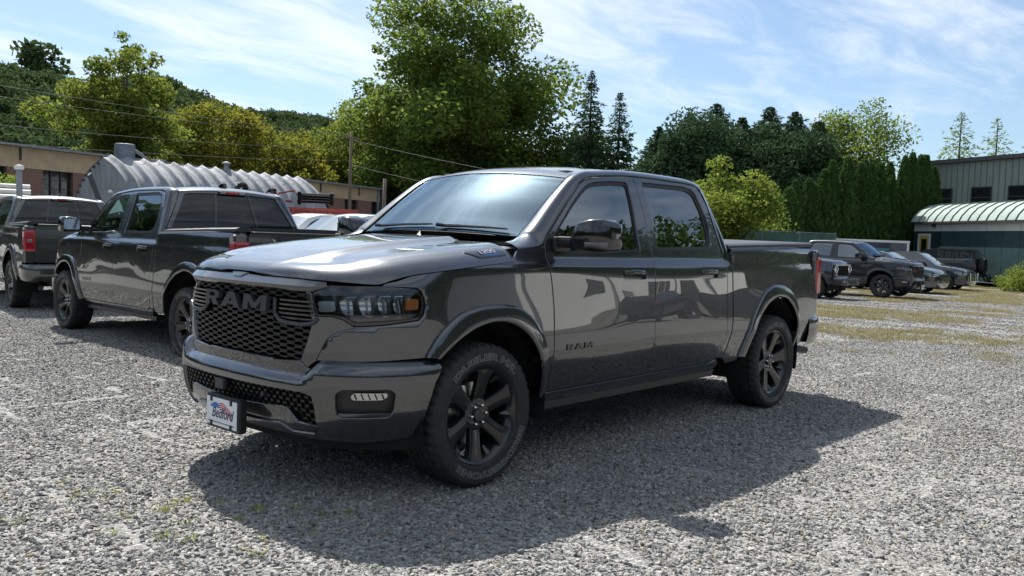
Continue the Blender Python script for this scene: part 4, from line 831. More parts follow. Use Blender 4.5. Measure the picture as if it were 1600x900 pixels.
# distance out along the view decides the strips: grass, wheel tracks of bare gravel, grass again
ax = (x-7.6)*.26-(y-.0)*.0; band = y-(-.2+.21*(x-7.5)); dn = fbm(x, y, 40, 1.7)
dens = sstep(.46, .62, dn+.05+.02*sstep(14, 24, x))*sstep(7.0, 10.0, x+.3*y)*sstep(-3.4, -1.0, band)*(1-sstep(4.2, 5.2, band))
ok = (r1.random(n) < dens*.36); x, y = x[ok][:9000], y[ok][:9000]; k = len(x)
scatter('dry_grass', np.column_stack([x, y, gz(x, y)]), r1.uniform(0, 6.28, k), r1.uniform(.5, 1.15, k), r1.integers(0, 3, k), tufts)
weeds = [proto('weed_tuft', *blades(18, .03, .008, .03, .0032, s, 1.8), 'weed_blade') for s in (31, 32)]
wp = [(-1.59, .27), (-1.51, -.22), (-1.45, -.24), (-1.40, -.23), (-1.28, -.29), (-1.22, -.31), (-1.64, .55), (-2.03, .05), (-1.81, -.39), (-1.52, -1.03), (-1.58, -.76), (-1.52, -.47), (-1.13, -.56), (-1.2, -.5), (-1.05, -.75), (-.92, -.78), (-1.30, -.62), (-1.36, -.20), (-1.55, -.2), (-1.6, -.18), (-.85, -.9), (-.8, -.82), (-1.0, -.62), (-1.70, -.62), (-1.35, -.95), (-1.65, .30), (-1.1, -.9), (-1.15, -.97)]
wr = np.random.default_rng(3); wx = []
for a, b in wp:
    for _ in range(int(wr.integers(1, 2))): wx.append((a+wr.normal(0, .035), b+wr.normal(0, .035), .006))
scatter('gravel_weeds', wx, wr.uniform(0, 6.28, len(wx)), wr.uniform(.5, 1.2, len(wx)), wr.integers(0, 2, len(wx)), weeds)
# ---------------------------------------------------------------- buildings and yard
def brick_mat():
    m = mat('brick_wall', (.16, .085, .06), .9); t, N, L = nodes(m); b = t.nodes['Principled BSDF']; tc = N('ShaderNodeTexCoord'); mp = N('ShaderNodeMapping'); mp.inputs['Rotation'].default_value = (R(90), 0, 0); L(tc.outputs['Object'], mp.inputs[0])
    br = N('ShaderNodeTexBrick'); L(mp.outputs[0], br.inputs[0]); br.inputs['Scale'].default_value = 4.2; br.inputs['Color1'].default_value = (.20, .10, .07, 1); br.inputs['Color2'].default_value = (.13, .07, .052, 1); br.inputs['Mortar'].default_value = (.24, .21, .18, 1); br.inputs['Mortar Size'].default_value = .012
    n = N('ShaderNodeTexNoise'); n.inputs['Scale'].default_value = .8; n.inputs['Detail'].default_value = 6; L(tc.outputs['Object'], n.inputs['Vector']); mx = N('ShaderNodeMix'); mx.data_type = 'RGBA'; mx.blend_type = 'MULTIPLY'; mx.inputs['Factor'].default_value = .7; L(br.outputs[0], mx.inputs['A']); L(n.outputs['Color'], mx.inputs['B'])
    L(br.outputs[0], b.inputs['Base Color'])
brick_mat()
mat('tan_paint', (.40, .30, .185), .85, noise=(1.6, .16, .1)); mat('roof_edge', (.10, .10, .105), .7); mat('grey_block', (.22, .215, .205), .9, noise=(2.5, .25, .3)); mat('window_dark', (.012, .014, .016), .08, 0, 1.); mat('frame_dark', (.035, .035, .035), .6)
mat('galvanised', (.24, .255, .275), .8, 0, noise=(1.3, .22, .05)); mat('galvanised_old', (.19, .205, .22), .85, 0, noise=(2.2, .3, .1)); mat('duct', (.17, .20, .235), .5, .5, noise=(3, .2, .1))
mat('grey_green_panel', (.225, .265, .24), .55, .15, noise=(.9, .10, .0)); mat('panel_seam', (.15, .18, .165), .6); mat('fascia_dark', (.045, .047, .05), .6); mat('teal_board', (.018, .052, .055), .6, noise=(2, .25, .1)); mat('white_board', (.56, .55, .51), .7, noise=(2, .10, .1)); mat('mint_metal', (.28, .34, .31), .85, 0, noise=(1.4, .16, .05)); mat('mint_seam', (.12, .165, .145), .8); mat('yellow_paint', (.55, .42, .10), .6)
mat('white_paint', (.75, .75, .72), .6, noise=(3, .08, 0)); mat('wood_pole', (.13, .10, .075), .95, noise=(12, .4, .5)); mat('wire', (.05, .05, .05), .6); mat('red_steel', (.28, .045, .035), .6, noise=(3, .3, .1)); mat('tarp_blue', (.05, .17, .42), .55); mat('trailer_navy', (.018, .022, .06), .4, 0, .3); mat('screen_green', (.045, .105, .085), .8, noise=(2, .2, .1)); mat('wall_white', (.80, .80, .77), .7, noise=(.7, .06, 0)); mat('print_teal', (.05, .28, .34), .5); mat('print_rose', (.35, .06, .13), .5)
def lbox(n, x0, x1, y0, y1, z0, z1, m, par, bev=0.): return mk(n, *box(((x0+x1)/2, (y0+y1)/2, (z0+z1)/2), (x1-x0, y1-y0, z1-z0), bev), m, par)
# brick warehouse with a tan band under a flat roof (local x along the front)
B = empty('brick_warehouse', (5.5, 44.75, 0), R(17.4)); tag(B, 'long low brick warehouse with a tan upper band and flat roof behind the metal hut', 'warehouse')
LEN = 44.7
lbox('upper_wall', 0, LEN, 0, 12, 4.35, 5.45, 'tan_paint', B); lbox('roof', -.25, LEN+.2, -.3, 12, 5.45, 5.62, 'roof_edge', B); lbox('gutter', -.2, LEN+.15, -.40, -.302, 5.47, 5.58, 'galvanised_old', B); lbox('back_wall', .1, LEN-.1, .75, 11.9, 0, 4.35, 'brick_wall', B)
u = 0.; i = 0
while u < LEN-.5:
    pw = 2.15; lbox('brick_pier', u, min(u+pw, LEN), .03, .75, 0, 4.35, 'brick_wall', B)
    w0, w1 = u+pw, min(u+pw+1.95, LEN)
    if w1-w0 > 1.2:
        lbox('sill_wall', w0, w1, .10, .75, 0, 2.35, 'grey_block', B); W = lbox('window', w0, w1, .30, .36, 2.35, 4.35, 'window_dark', B)
        for k in range(4): lbox('mullion', w0+(w1-w0)*k/3-.03, w0+(w1-w0)*k/3+.03, .22, .298, 2.35, 4.35, 'frame_dark', W)
        for k in range(1, 4): lbox('glazing_bar', w0, w1, .245, .290, 2.35+.5*k-.02, 2.35+.5*k+.02, 'frame_dark', W)
    u += pw+1.95; i += 1
for x in (4.6, 8.9, 14.2, 21, 28, 35.5, 41): lbox('wall_bracket', x, x+.07, -.12, -.002, 4.75, 5.42, 'fascia_dark', B)
lbox('downpipe', LEN-.75, LEN-.6, -.14, -.002, 0, 5.4, 'galvanised_old', B); lbox('corner_board', LEN-.3, LEN+.02, -.06, -.003, 0, 5.44, 'fascia_dark', B)
# round-roofed metal hut
H = empty('metal_hut', (14.5, 38.1, 0), R(12.4)); tag(H, 'ribbed silver metal hut with a pointed round roof, behind the parked pickups', 'hut')
hp_ = smooth3([(-2.25, 0), (-2.30, 1.4), (-2.18, 2.5), (-1.62, 3.55), (-.82, 4.22), (0, 4.62), (.82, 4.22), (1.62, 3.55), (2.18, 2.5), (2.30, 1.4), (2.25, 0)], 33, 0); nr = 15; rl = 13.6/nr
for k in range(nr):
    V = []; ns = 11
    for q in range(ns):
        s = q/(ns-1); bulge = .17*math.exp(-((s-.5)/.17)**2)
        for j, (y, z) in enumerate(hp_):
            tg_ = hp_[min(j+1, 32)]-hp_[max(j-1, 0)]; nn = np.array([-tg_[1], tg_[0]]); nn = nn/np.linalg.norm(nn); V.append((k*rl+s*rl*.985, y+nn[0]*bulge, z+nn[1]*bulge))
    mk('roof_panel', *orient(V, grid_faces(ns, 33), lambda p: np.array([0, p[1], p[2]-1.2])), 'galvanised' if k % 4 else 'galvanised_old', H, smooth=True)
gy = np.linspace(-2.2, 2.2, 12)
for a, b in zip(gy[:-1], gy[1:]):
    zt = lambda y: float(np.interp(y, hp_[:, 0][4:29], hp_[:, 1][4:29])); V, F = prism([(a+.01, 0), (b-.01, 0), (b-.01, zt(b)-.03), ((a+b)/2, zt((a+b)/2)-.03), (a+.01, zt(a)-.03)], .02, .06, 'x'); mk('gable_sheet', *orient(V, F, lambda p, a=a, b=b: p-np.array([.04, (a+b)/2, 1.5])), 'galvanised', H)
lbox('gable_backing', .08, .12, -2.2, 2.2, 0, 2.4, 'galvanised_old', H)
for j in range(4, 16): y, z = hp_[32-j]; lbox('edge_bolt', -.06, .015, y-.06, y+.06, z-.20, z-.10, 'fascia_dark', H)
D = empty('roof_duct', (15.9, 38.9, 4.35), 0); tag(D, 'fat grey ventilation stack on the near end of the metal hut', 'vent'); mk('stack', *join(lathe([(.47, 0), (.47, 1.05), (.44, 1.06), (.44, .2)], 24, 'z')), 'duct', D); mk('elbow_pipe', *tube([(.42, .05, .85), (.9, .1, .62), (1.5, .2, .18), (1.9, .3, .05)], .09, 8), 'galvanised', D); mk('stack_cap', *box((1.9, .3, .42), (.5, .3, .12), .02), 'galvanised', D)
D = empty('roof_vent', (21.9, 39.75, 4.55), 0); tag(D, 'small capped roof vent halfway along the metal hut', 'vent'); mk('pipe', *lathe([(.12, 0), (.12, .42), (.0, .42)], 12, 'z'), 'galvanised', D); mk('cap', *lathe([(.24, .42), (.24, .50), (.05, .58), (0, .58)], 12, 'z'), 'galvanised', D)
D = mk('leaning_plank', *box((0, 0, 0), (.32, .06, 2.6), .01), 'fascia_dark'); D.location = (12.9, 34.6, 2.4); D.rotation_euler = (R(-8), R(-26), R(40)); tag(D, 'black board leaning beside the gable end of the metal hut', 'board')
D = empty('gable_lamp', (14.35, 36.9, 2.95)); tag(D, 'small warm lamp on the gable of the metal hut', 'lamp'); mk('lamp_shade', *lathe([(.0, .10), (.07, .08), (.11, 0), (.09, -.04)], 14, 'z'), 'white_paint', D); mk('bracket', *tube([(0, 0, .05), (.18, .1, .1)], .02, 6), 'frame_dark', D)
# post and pipe rack at far left
D = empty('steel_post', (6.1, 24.1, 0)); tag(D, 'pale capped steel pipe standing at far left above the rear pickup', 'post'); mk('pipe', *tube([(.05, 0, 0), (0, 0, 3.0)], .085, 12), 'galvanised', D); mk('cap', *lathe([(.12, 2.95), (.14, 3.0), (.12, 3.08), (0, 3.10)], 14, 'z'), 'white_paint', D)
D = empty('pipe_rack', (5.6, 26.5, 0), R(-12)); tag(D, 'rack of white pipes and boards behind the roof of the leftmost pickup', 'rack')
for q, (z, r_) in enumerate(((2.15, .09), (2.34, .08), (2.52, .07))): mk('stored_pipe', *tube([(-5, .15*q, z), (1.6, .15*q, z+.03)], r_, 10), 'white_paint', D)
for x in (-4, -1.5, 1.0): mk('rack_leg', *box((x, .15, 1.05), (.1, .6, 2.1), .01), 'frame_dark', D)
mk('rack_board', *box((-2, .1, 1.92), (6.0, .7, .12), .01), 'brick_wall', D)
# dumpster with scrap
D = empty('red_dumpster', (12.6, 19.6, 0), R(-32)); tag(D, 'rusty red open dumpster behind the white car roofs', 'dumpster'); lbox('side', -1.9, 1.9, -1.0, -.92, .3, 2.05, 'red_steel', D); lbox('side', -1.9, 1.9, .92, 1.0, .3, 2.05, 'red_steel', D); lbox('end', -1.98, -1.9, -1, 1, .3, 2.05, 'red_steel', D); lbox('end', 1.9, 1.98, -1, 1, .3, 2.05, 'red_steel', D); lbox('floor', -1.9, 1.9, -.9, .9, .3, .4, 'red_steel', D); lbox('rim', -2.0, 2.0, -1.06, -.9, 2.05, 2.15, 'red_steel', D)
for x in np.linspace(-1.7, 1.7, 7): lbox('rib', x-.05, x+.05, -1.07, -1.0, .3, 2.05, 'red_steel', D)
def scrap(nm, loc, g, m, lb, rz=0): o = mk(nm, *g, m); o.location = loc; o.rotation_euler = (0, 0, rz); tag(o, lb, 'scrap'); return o
scrap('scrap_bumper', (13.0, 18.9, 2.36), join(box((0, 0, 0), (1.15, .3, .10), .03), box((0, 0, .22), (1.2, .28, .08), .03), box((-.5, 0, .1), (.12, .3, .42), .03), box((.5, 0, .1), (.14, .3, .40), .04), box((0, .05, .1), (.9, .05, .16)), tube([(-.45, -.16, .1), (.45, -.16, .1)], .02, 6)), 'gloss_black', 'black car front panel thrown on top of the red dumpster', R(-32))
scrap('folded_tarp', (11.75, 19.6, 2.14), prism([(-.35, 0), (.4, 0), (.25, .16), (.02, .36), (-.2, .22)], -.3, .3), 'tarp_blue', 'blue tarp heaped at the left end of the red dumpster', R(-30))
def torus(R_, r_, n=20): return tube([(R_*math.cos(2*math.pi*i/n), 0, R_*math.sin(2*math.pi*i/n)) for i in range(n)], r_, 8, True)
for i, (x, y, z, q) in enumerate(((11.3, 20.5, 2.62, .22), (12.0, 19.9, 2.52, .2))):
    D = mk('old_tyre', *torus(q, .09), 'rubber'); D.location = (x, y, z); D.rotation_euler = (.4, .2, .5+i); tag(D, ['black tyre left of the scrap heap, over the pickup roof', 'black tyre in the middle of the scrap heap'][i], 'tyre')
scrap('scrap_pipes', (11.9, 19.9, 2.30), join(tube([(-.9, 0, 0), (.9, .2, .42)], .03, 6), tube([(-.7, .3, .2), (.8, .1, .05)], .04, 6), box((.15, 0, .16), (.35, .3, .26), .03)), 'red_steel', 'bent red pipes in the dumpster scrap', R(-20))
# utility poles and lines
def pole(loc, h, lb, arm=1.8):
    D = empty('utility_pole', (*loc, 0), R(20)); tag(D, lb, 'pole'); mk('pole', *tube([(0, 0, 0), (0, 0, h)], [.13, .09], 10), 'wood_pole', D, smooth=True)
    if arm:
        lbox('crossarm', -arm/2, arm/2, -.06, .06, h-.55, h-.42, 'wood_pole', D)
        for x in (-arm/2+.1, -arm/4, arm/4, arm/2-.1): mk('insulator', *lathe([(.04, h-.42), (.05, h-.34), (.03, h-.26), (0, h-.24)], 8, 'z'), 'white_paint', D)
    return D
pole((34.3, 44.8), 8.5, 'wooden utility pole with crossarm left of the huge tree'); pole((28.9, 34.6), 4.6, 'short pipe mast at the right end of the warehouse', 0)
def cable(a, b, sag, lb, r=.010):
    p = [(a[0]+(b[0]-a[0])*t, a[1]+(b[1]-a[1])*t, a[2]+(b[2]-a[2])*t-sag*4*t*(1-t)) for t in np.linspace(0, 1, 14)]; o = mk('overhead_wire', *tube(p, r, 4), 'wire'); tag(o, lb, 'wire', 'overhead wires')
L_ = ['highest', 'second highest', 'second lowest', 'lowest']
for i, (za, zb) in enumerate(((8.2, 6.9), (8.1, 6.4), (7.2, 5.2), (6.4, 4.5))): cable((34.2-.25*i, 44.8, za), (2.5+.3*i, 33.5+.5*i, zb), .25, 'overhead wire, %s of those crossing the trees at left' % L_[i])
cable((34.3, 44.8, 7.9), (40.5, 24.0, 4.2), .25, 'overhead wire sloping down right from the utility pole'); cable((34.3, 44.8, 6.2), (38.5, 26.0, 3.2), .3, 'slack overhead wire below the sloping one at the utility pole')
# grey-green metal building at right (local x along its front, towards the right of the view)
def facing(p, q): return (p[0], p[1], 0), math.atan2(q[1]-p[1], q[0]-p[0])
l, a = facing((69.1, 17.0), (64.5, 7.2)); B = empty('metal_building', l, a); tag(B, 'tall grey-green ribbed metal building behind the cedar hedge and green shed', 'building')
wins = [(.95, 2.1), (3.9, 5.45), (6.9, 9.0), (11, 12.6)]
for k in range(34):
    x0 = k*.5-.0; lbox('wall_panel', x0+.012, x0+.488, .0, .06, 0, 8.32, 'grey_green_panel', B); lbox('seam', x0-.022, x0+.022, -.06, .062, 0, 8.33, 'panel_seam', B)
lbox('back_block', .05, 17, .065, 14, 0, 8.3, 'grey_green_panel', B); lbox('roof_fascia', -.4, 17.3, -.35, 14.2, 8.34, 8.62, 'fascia_dark', B)
for a_, b_ in wins:
    W = lbox('window', a_, b_, -.09, -.05, 4.95, 6.35, 'window_dark', B); lbox('sash', a_-.08, b_+.08, -.075, -.046, 6.35, 6.43, 'frame_dark', W); lbox('sill', a_-.08, b_+.08, -.12, -.046, 4.87, 4.95, 'frame_dark', W); lbox('jamb', a_-.08, a_, -.1, -.046, 4.95, 6.35, 'frame_dark', W); lbox('jamb', b_, b_+.08, -.1, -.046, 4.95, 6.35, 'frame_dark', W); lbox('meeting_rail', a_, b_, -.105, -.091, 5.62, 5.68, 'frame_dark', W)
lbox('wall_lamp', 8.9, 9.3, -.18, -.05, 7.1, 7.35, 'white_paint', B)
# green shed with arched mint roof
l, a = facing((51.0, 12.4), (44.7, 4.3)); B = empty('green_shed', l, a); tag(B, 'low teal and white shed with arched pale green metal roof and yellow door', 'shed')
SL = 15.2
for k in range(22):
    x0 = k*.69; prof = [(-.22, 3.22), (-.05, 3.52), (.35, 3.92), (.95, 4.22), (1.7, 4.36), (2.6, 4.36), (3.4, 4.2)]; V = []
    for x in (x0+.012, x0+.678):
        for y, z in prof: V.append((x, y, z))
    mk('roof_panel', *orient(V, grid_faces(2, 7), lambda p: np.array([0, -.6, 1.])), 'mint_metal', B, smooth=True); mk('roof_seam', *tube([(x0, y-.02, z+.02) for y, z in prof], .03, 5), 'mint_seam', B)
lbox('eave_trim', -.1, SL+.1, -.26, -.2, 3.14, 3.24, 'fascia_dark', B)
for k in range(13):
    x0 = k*1.2; x1 = x0+1.185
    lbox('white_panel', x0+.01, x1, 0, .06, 2.70, 3.3, 'white_board', B)
    if not (x1 > .4 and x0 < 1.2): lbox('teal_board', x0+.01, x1, 0, .06, 0, 2.69, 'teal_board', B)
lbox('teal_board', .01, .48, 0, .06, 0, 2.69, 'teal_board', B); lbox('teal_board', 1.56, 2.385, 0, .06, 0, 2.69, 'teal_board', B); lbox('core', .02, SL, .065, 4, 0, 3.3, 'teal_board', B)
D = lbox('door', .56, 1.46, -.01, .05, .05, 2.45, 'yellow_paint', B); lbox('door_glass', .78, 1.24, -.03, -.012, .95, 2.25, 'window_dark', D); lbox('door_knob', 1.34, 1.40, -.06, -.012, 1.0, 1.06, 'steel', D)
for x0, x1, z0, z1 in ((.46, .56, 0, 2.55), (1.46, 1.56, 0, 2.55), (.56, 1.46, 2.45, 2.55)): lbox('door_frame', x0, x1, -.04, .06, z0, z1, 'white_paint', B)
lbox('shed_lamp', 1.75, 1.95, -.16, -.002, 2.95, 3.1, 'frame_dark', B)
# screened fence and box trailer
l, a = facing((29.0, 15.1), (36.9, 11.5)); B = empty('screen_fence', l, a); tag(B, 'chain fence hung with green screen behind the truck bed', 'fence')
for k in range(5): x = k*2.15; mk('post', *tube([(x, 0, -.3), (x, 0, 2.22)], .035, 8), 'galvanised_old', B)
for k in range(4): lbox('screen', k*2.15+.03, k*2.15+2.12, -.012, .0, -.15, 2.12+.02*(k % 2), 'screen_green', B)
mk('top_rail', *tube([(0, 0, 2.17), (8.6, 0, 2.17)], .025, 6), 'galvanised_old', B)
l, a = facing((36.7, 12.3), (40.3, 9.2)); B = empty('box_trailer', l, a); tag(B, 'dark blue box trailer with white roof edge behind the parked cars', 'trailer'); lbox('body', 0, 4.6, 0, 1.9, .55, 1.86, 'trailer_navy', B); lbox('roof', -.04, 4.64, -.04, 1.94, 1.86, 1.97, 'white_paint', B); lbox('end_panel', 4.6, 4.66, .02, 1.88, .55, 1.855, 'white_board', B); lbox('corner_post', 4.50, 4.61, -.03, -.002, .55, 1.855, 'white_paint', B)
for x in (1.0, 1.9): w = mk('wheel', *lathe([(0, -.1), (.18, -.1), (.2, -.08), (.32, -.1), (.34, 0), (.32, .1), (0, .1)], 20), 'rubber', B); w.location = (x+.6, .05, .34)
lbox('print_band', 2.0, 3.6, -.006, -.002, 1.35, 1.58, 'print_teal', B); lbox('print_band', 2.4, 3.9, -.006, -.002, 1.08, 1.24, 'print_rose', B); lbox('print_band', 1.3, 1.8, -.006, -.002, 1.45, 1.75, 'print_rose', B)
for k in range(4): lbox('door_bar', 4.66, 4.70, .25+.42*k, .29+.42*k, .6, 1.82, 'frame_dark', B)
# white garage across the lot, behind the photographer (it shows in the door paint)
B = empty('white_garage', (16.5, -15.6, 0), R(-8)); tag(B, 'white garage with a dark bay door, seen mirrored in the pickup doors', 'garage')
lbox('wall', 0, 24, -8, -.02, 0, 4.6, 'wall_white', B); lbox('roof', -.4, 24.4, -8.4, .4, 4.6, 4.9, 'fascia_dark', B)
W = lbox('window', 9.3, 12.2, -.01, .03, 1.5, 3.3, 'frame_dark', B)
for k in range(1, 3): lbox('mullion', 9.3+k-.03, 9.3+k+.03, .031, .05, 1.5, 3.3, 'white_paint', W)
W = lbox('bay_door', 14.6, 18.4, -.01, .03, 0, 3.4, 'frame_dark', B)
for k in range(1, 4): lbox('door_rail', 14.6, 18.4, .031, .05, 3.4*k/4-.02, 3.4*k/4+.02, 'fascia_dark', W)
lbox('small_window', 3.2, 4.6, -.01, .03, 1.9, 3.0, 'frame_dark', B); lbox('side_door', 6.4, 7.4, -.01, .03, 0, 2.2, 'galvanised_old', B)
for x in (.6, 5.5, 13.4, 20.5): mk('downpipe', *tube([(x, .08, 0), (x, .08, 4.5)], .06, 6), 'galvanised_old', B)
lbox('plinth', -.02, 24.02, -.015, .06, 0, .55, 'grey_block', B)
# ---------------------------------------------------------------- trees
mat('bark', (.075, .058, .045), .95, noise=(9, .45, .8)); mat('bark_grey', (.14, .125, .105), .95, noise=(7, .4, .6))
island_mat('leaf_green', [(0, (0.042, 0.082, 0.019)), (.5, (0.082, 0.151, 0.030)), (1, (0.173, 0.240, 0.046))], .85, 0.55, (.30, (0.173, 0.219, 0.042)), spec=.15)
island_mat('leaf_deep', [(0, (0.026, 0.057, 0.018)), (.5, (0.051, 0.100, 0.028)), (1, (0.097, 0.155, 0.039))], .85, 0.50, (.35, (0.086, 0.143, 0.035)), spec=.15)
island_mat('leaf_yellow', [(0, (0.105, 0.124, 0.018)), (.5, (0.202, 0.202, 0.025)), (1, (0.334, 0.290, 0.039))], .85, 0.55, (.35, (0.124, 0.150, 0.025)), spec=.15)
island_mat('leaf_light', [(0, (0.076, 0.126, 0.020)), (.5, (0.144, 0.211, 0.034)), (1, (0.254, 0.295, 0.059))], .85, 0.55, (.4, (0.177, 0.203, 0.037)), spec=.15)
island_mat('needle', [(0, (0.020, 0.051, 0.029)), (.5, (0.044, 0.086, 0.045)), (1, (0.091, 0.141, 0.064))], .85, 0.20, (.4, (0.064, 0.106, 0.044)), spec=.06)
island_mat('cedar', [(0, (0.023, 0.058, 0.022)), (.5, (0.047, 0.100, 0.031)), (1, (0.104, 0.172, 0.046))], .85, 0.30, (.6, (0.060, 0.117, 0.031)), spec=.06)
island_mat('hill_leaf', [(0, (0.032, 0.060, 0.024)), (.5, (0.054, 0.088, 0.032)), (1, (0.092, 0.120, 0.044))], .85, 0.35, spec=.06)
def leaf_quads(c, size, r, up=.35):
    """rhombic leaves (or leaf sprays) at centres c"""
    n = len(c); a = r.standard_normal((n, 3)); a[:, 2] *= .7; a /= np.linalg.norm(a, axis=1, keepdims=True); b = r.standard_normal((n, 3)); b -= a*(a*b).sum(1, keepdims=True); b /= np.linalg.norm(b, axis=1, keepdims=True)
    s = size*r.uniform(.6, 1.35, n)[:, None]; V = np.stack([c-a*s, c+b*s*.55+a*s*.1, c+a*s, c-b*s*.55+a*s*.1], 1).reshape(-1, 3); return V, np.arange(4*n).reshape(n, 4)
def deciduous(name, loc, h, w, leaf, n_leaf, size, label, group=None, seed=0, clear=.22, clumps=70, cat='tree', lop=(0, 0), squash=1., bark='bark', narrow=0., spread=1.0):
    """tapered trunk and limbs, leaves in clumps at the limb ends"""
    r = np.random.default_rng(seed); T = empty(name, (loc[0], loc[1], 0)); cz = h*(clear+1)/2; rz_ = h*(1-clear)/2; cc = []
    while len(cc) < clumps:
        d = r.standard_normal(3); d /= np.linalg.norm(d); rad = r.random()**.42; q = d*rad
        zz = q[2]; wid = (1-narrow*max(0, zz))*(1-.25*max(0, -zz))
        p = np.array([q[0]*w/2*wid+lop[0]*zz, q[1]*w/2*squash*wid+lop[1]*zz, cz+zz*rz_]); p[:2] += r.normal(0, .075*w, 2); p[2] += r.normal(0, .02*h); cc.append(p)
    cc = np.array(cc); cs = np.abs(r.normal(1, .45, clumps)).clip(.35, 2.1)
    V, F = [], []; tr = h*.020+.05; top = np.array([lop[0]*.4, lop[1]*.4, h*.74]); trunk = [(0, 0, -.1), (r.normal(0, .02)*h*.2, r.normal(0, .02)*h*.2, h*clear*.6), tuple(top*np.array([.5, .5, .62])+np.append(r.normal(0, .012*h, 2), 0)), tuple(top)]
    g = tube(trunk, [tr*1.25, tr, tr*.65, tr*.15], 9); tp = np.array(trunk)
    for c in cc[r.permutation(clumps)[:min(clumps, 46)]]:
        t = np.clip((c[2]-h*.14)/(h*.86)*.78, .18, .86); b = np.array([np.interp(t, (0, .25, .62, 1), tp[:, i]) for i in range(3)]); b[2] = min(b[2], c[2]-.02*h); m = (b+c)/2+np.array([0, 0, .02*h])+r.normal(0, .012*h, 3)
        q = tr*.34*(1-t*.6); g = join(g, tube([b, m, c], [q, q*.6, q*.14], 5, cap=False))
    mk('trunk', *g, bark, T, smooth=True)
    per = (cs**2/np.sum(cs**2)*n_leaf).astype(int); C = []
    base = spread*.62*(w*w*h*(1-clear))**(1/3)/clumps**(1/3)
    for c, s, k in zip(cc, cs, per):
        d = r.standard_normal((k, 3)); d /= np.linalg.norm(d, axis=1, keepdims=True)+1e-9; rr = r.random((k, 1))**.45; q = d*rr*base*s; q[:, 2] *= .72; C.append(c+q)
    V, F = leaf_quads(np.concatenate(C), size, r); mk('crown', V, F, leaf, T)
    tag(T, label, cat, group); return T
def conifer(name, loc, h, w, n, label, group=None, seed=0, leafm='needle', dens=1., open_=.0, cat='tree', full=False):
    """spruce: whorls of drooping boughs, each a spray of needle faces"""
    r = np.random.default_rng(seed); T = empty(name, (loc[0], loc[1], 0)); mk('trunk', *tube([(0, 0, -.1), (0, 0, h*.5), (0, 0, h*.99)], [h*.016+.06, h*.011, .015], 7), 'bark', T, smooth=True)
    C = []; S = []; z = h*.07; k = 0; nb = 0
    while z < h*.985:
        f = 1-z/h; L_ = w/2*((min(1, (f*1.9)**.85) if full else f**.85)*.97+.02)*r.uniform(.82, 1.12); m = max(4, int(6+5*f)); a0 = r.uniform(0, 6.28)
        for i in range(m):
            if r.random() < open_: continue
            a = a0+6.283*i/m+r.normal(0, .14); l = L_*(r.uniform(.55, 1.2)); q = int(max(4, n/430*(.4+f*1.3)*dens)); t = r.random(q)**.75
            droop = -.16*l*t**1.3+.10*l*t**3+r.normal(0, .03*l+.03, q); sd = r.normal(0, .13*l, q)*(1-.5*t); C.append(np.column_stack([np.cos(a)*l*t-np.sin(a)*sd, np.sin(a)*l*t+np.cos(a)*sd, z+droop])); S.append(np.full(q, (.10+.0098*h)*(.40+.60*min(1, f*2.5))))
        z += h*(.012+.010*f)*r.uniform(.6, 1.4)
    C = np.concatenate(C); S = np.concatenate(S); nq = len(C); a = np.column_stack([C[:, :2]/(np.linalg.norm(C[:, :2], axis=1, keepdims=True)+1e-6), r.normal(-.25, .3, nq)])+r.normal(0, .35, (nq, 3)); a /= np.linalg.norm(a, axis=1, keepdims=True)
    b = r.standard_normal((nq, 3)); b -= a*(a*b).sum(1, keepdims=True); b /= np.linalg.norm(b, axis=1, keepdims=True); s = (S*r.uniform(.6, 1.4, nq))[:, None]
    V = np.stack([C-a*s, C+b*s*.28, C+a*s, C-b*s*.28], 1).reshape(-1, 3); mk('crown', V, np.arange(4*nq).reshape(nq, 4), leafm, T); tag(T, label, cat, group); return T
def arborvitae_mesh(h, w, n, seed):
    r = np.random.default_rng(seed); z = r.random(n)**.85*h; f = z/h; rad = w/2*np.minimum(1, ((1-f)*1.9)**.62)*(.86+.14*np.minimum(1, f*8)); a = r.uniform(0, 6.283, n); lump = .86+.20*vnoise(a*2.2+seed, z*1.1, seed, 1.)+r.normal(0, .05, n)
    q = rad*lump*(1-.35*r.random(n)**3); C = np.column_stack([np.cos(a)*q, np.sin(a)*q, z]); up = np.column_stack([np.cos(a)*.35, np.sin(a)*.35, np.ones(n)])+r.normal(0, .28, (n, 3)); up /= np.linalg.norm(up, axis=1, keepdims=True)
    b = np.column_stack([-np.sin(a), np.cos(a), r.normal(0, .3, n)])+r.normal(0, .5, (n, 3)); b -= up*(up*b).sum(1, keepdims=True); b /= np.linalg.norm(b, axis=1, keepdims=True); s = (.17*r.uniform(.6, 1.5, n))[:, None]
    V = np.stack([C-up*s, C+b*s*.45, C+up*s, C-b*s*.45], 1).reshape(-1, 3); return V, np.arange(4*n).reshape(n, 4)
deciduous('cottonwood_tree', (60.6, 61.7), 27.4, 20.0, 'leaf_green', 72000, 0.25, 'huge broad green tree rising above the pickup roof to the top of the picture', None, 2, 0.07, 150, squash=.9, narrow=.10)
deciduous('poplar_tree', (25.9, 61.4), 16.8, 8.8, 'leaf_light', 30000, .15, 'tall loose green tree behind the round-roofed metal hut, with a ragged top', None, 15, 0.08, 120, narrow=.88, spread=.70)
deciduous('maple_tree', (39.1, 72.7), 13.3, 9.2, 'leaf_yellow', 20000, 0.19, 'yellowing tree over the middle of the metal hut, nearest the tall loose tree', 'yellowing trees behind the metal hut', 21, 0.08, 60)
deciduous('maple_tree', (46.7, 72.8), 12.9, 10.4, 'leaf_yellow', 20000, 0.19, 'yellowing tree beyond the far end of the metal hut', 'yellowing trees behind the metal hut', 22, 0.08, 60)
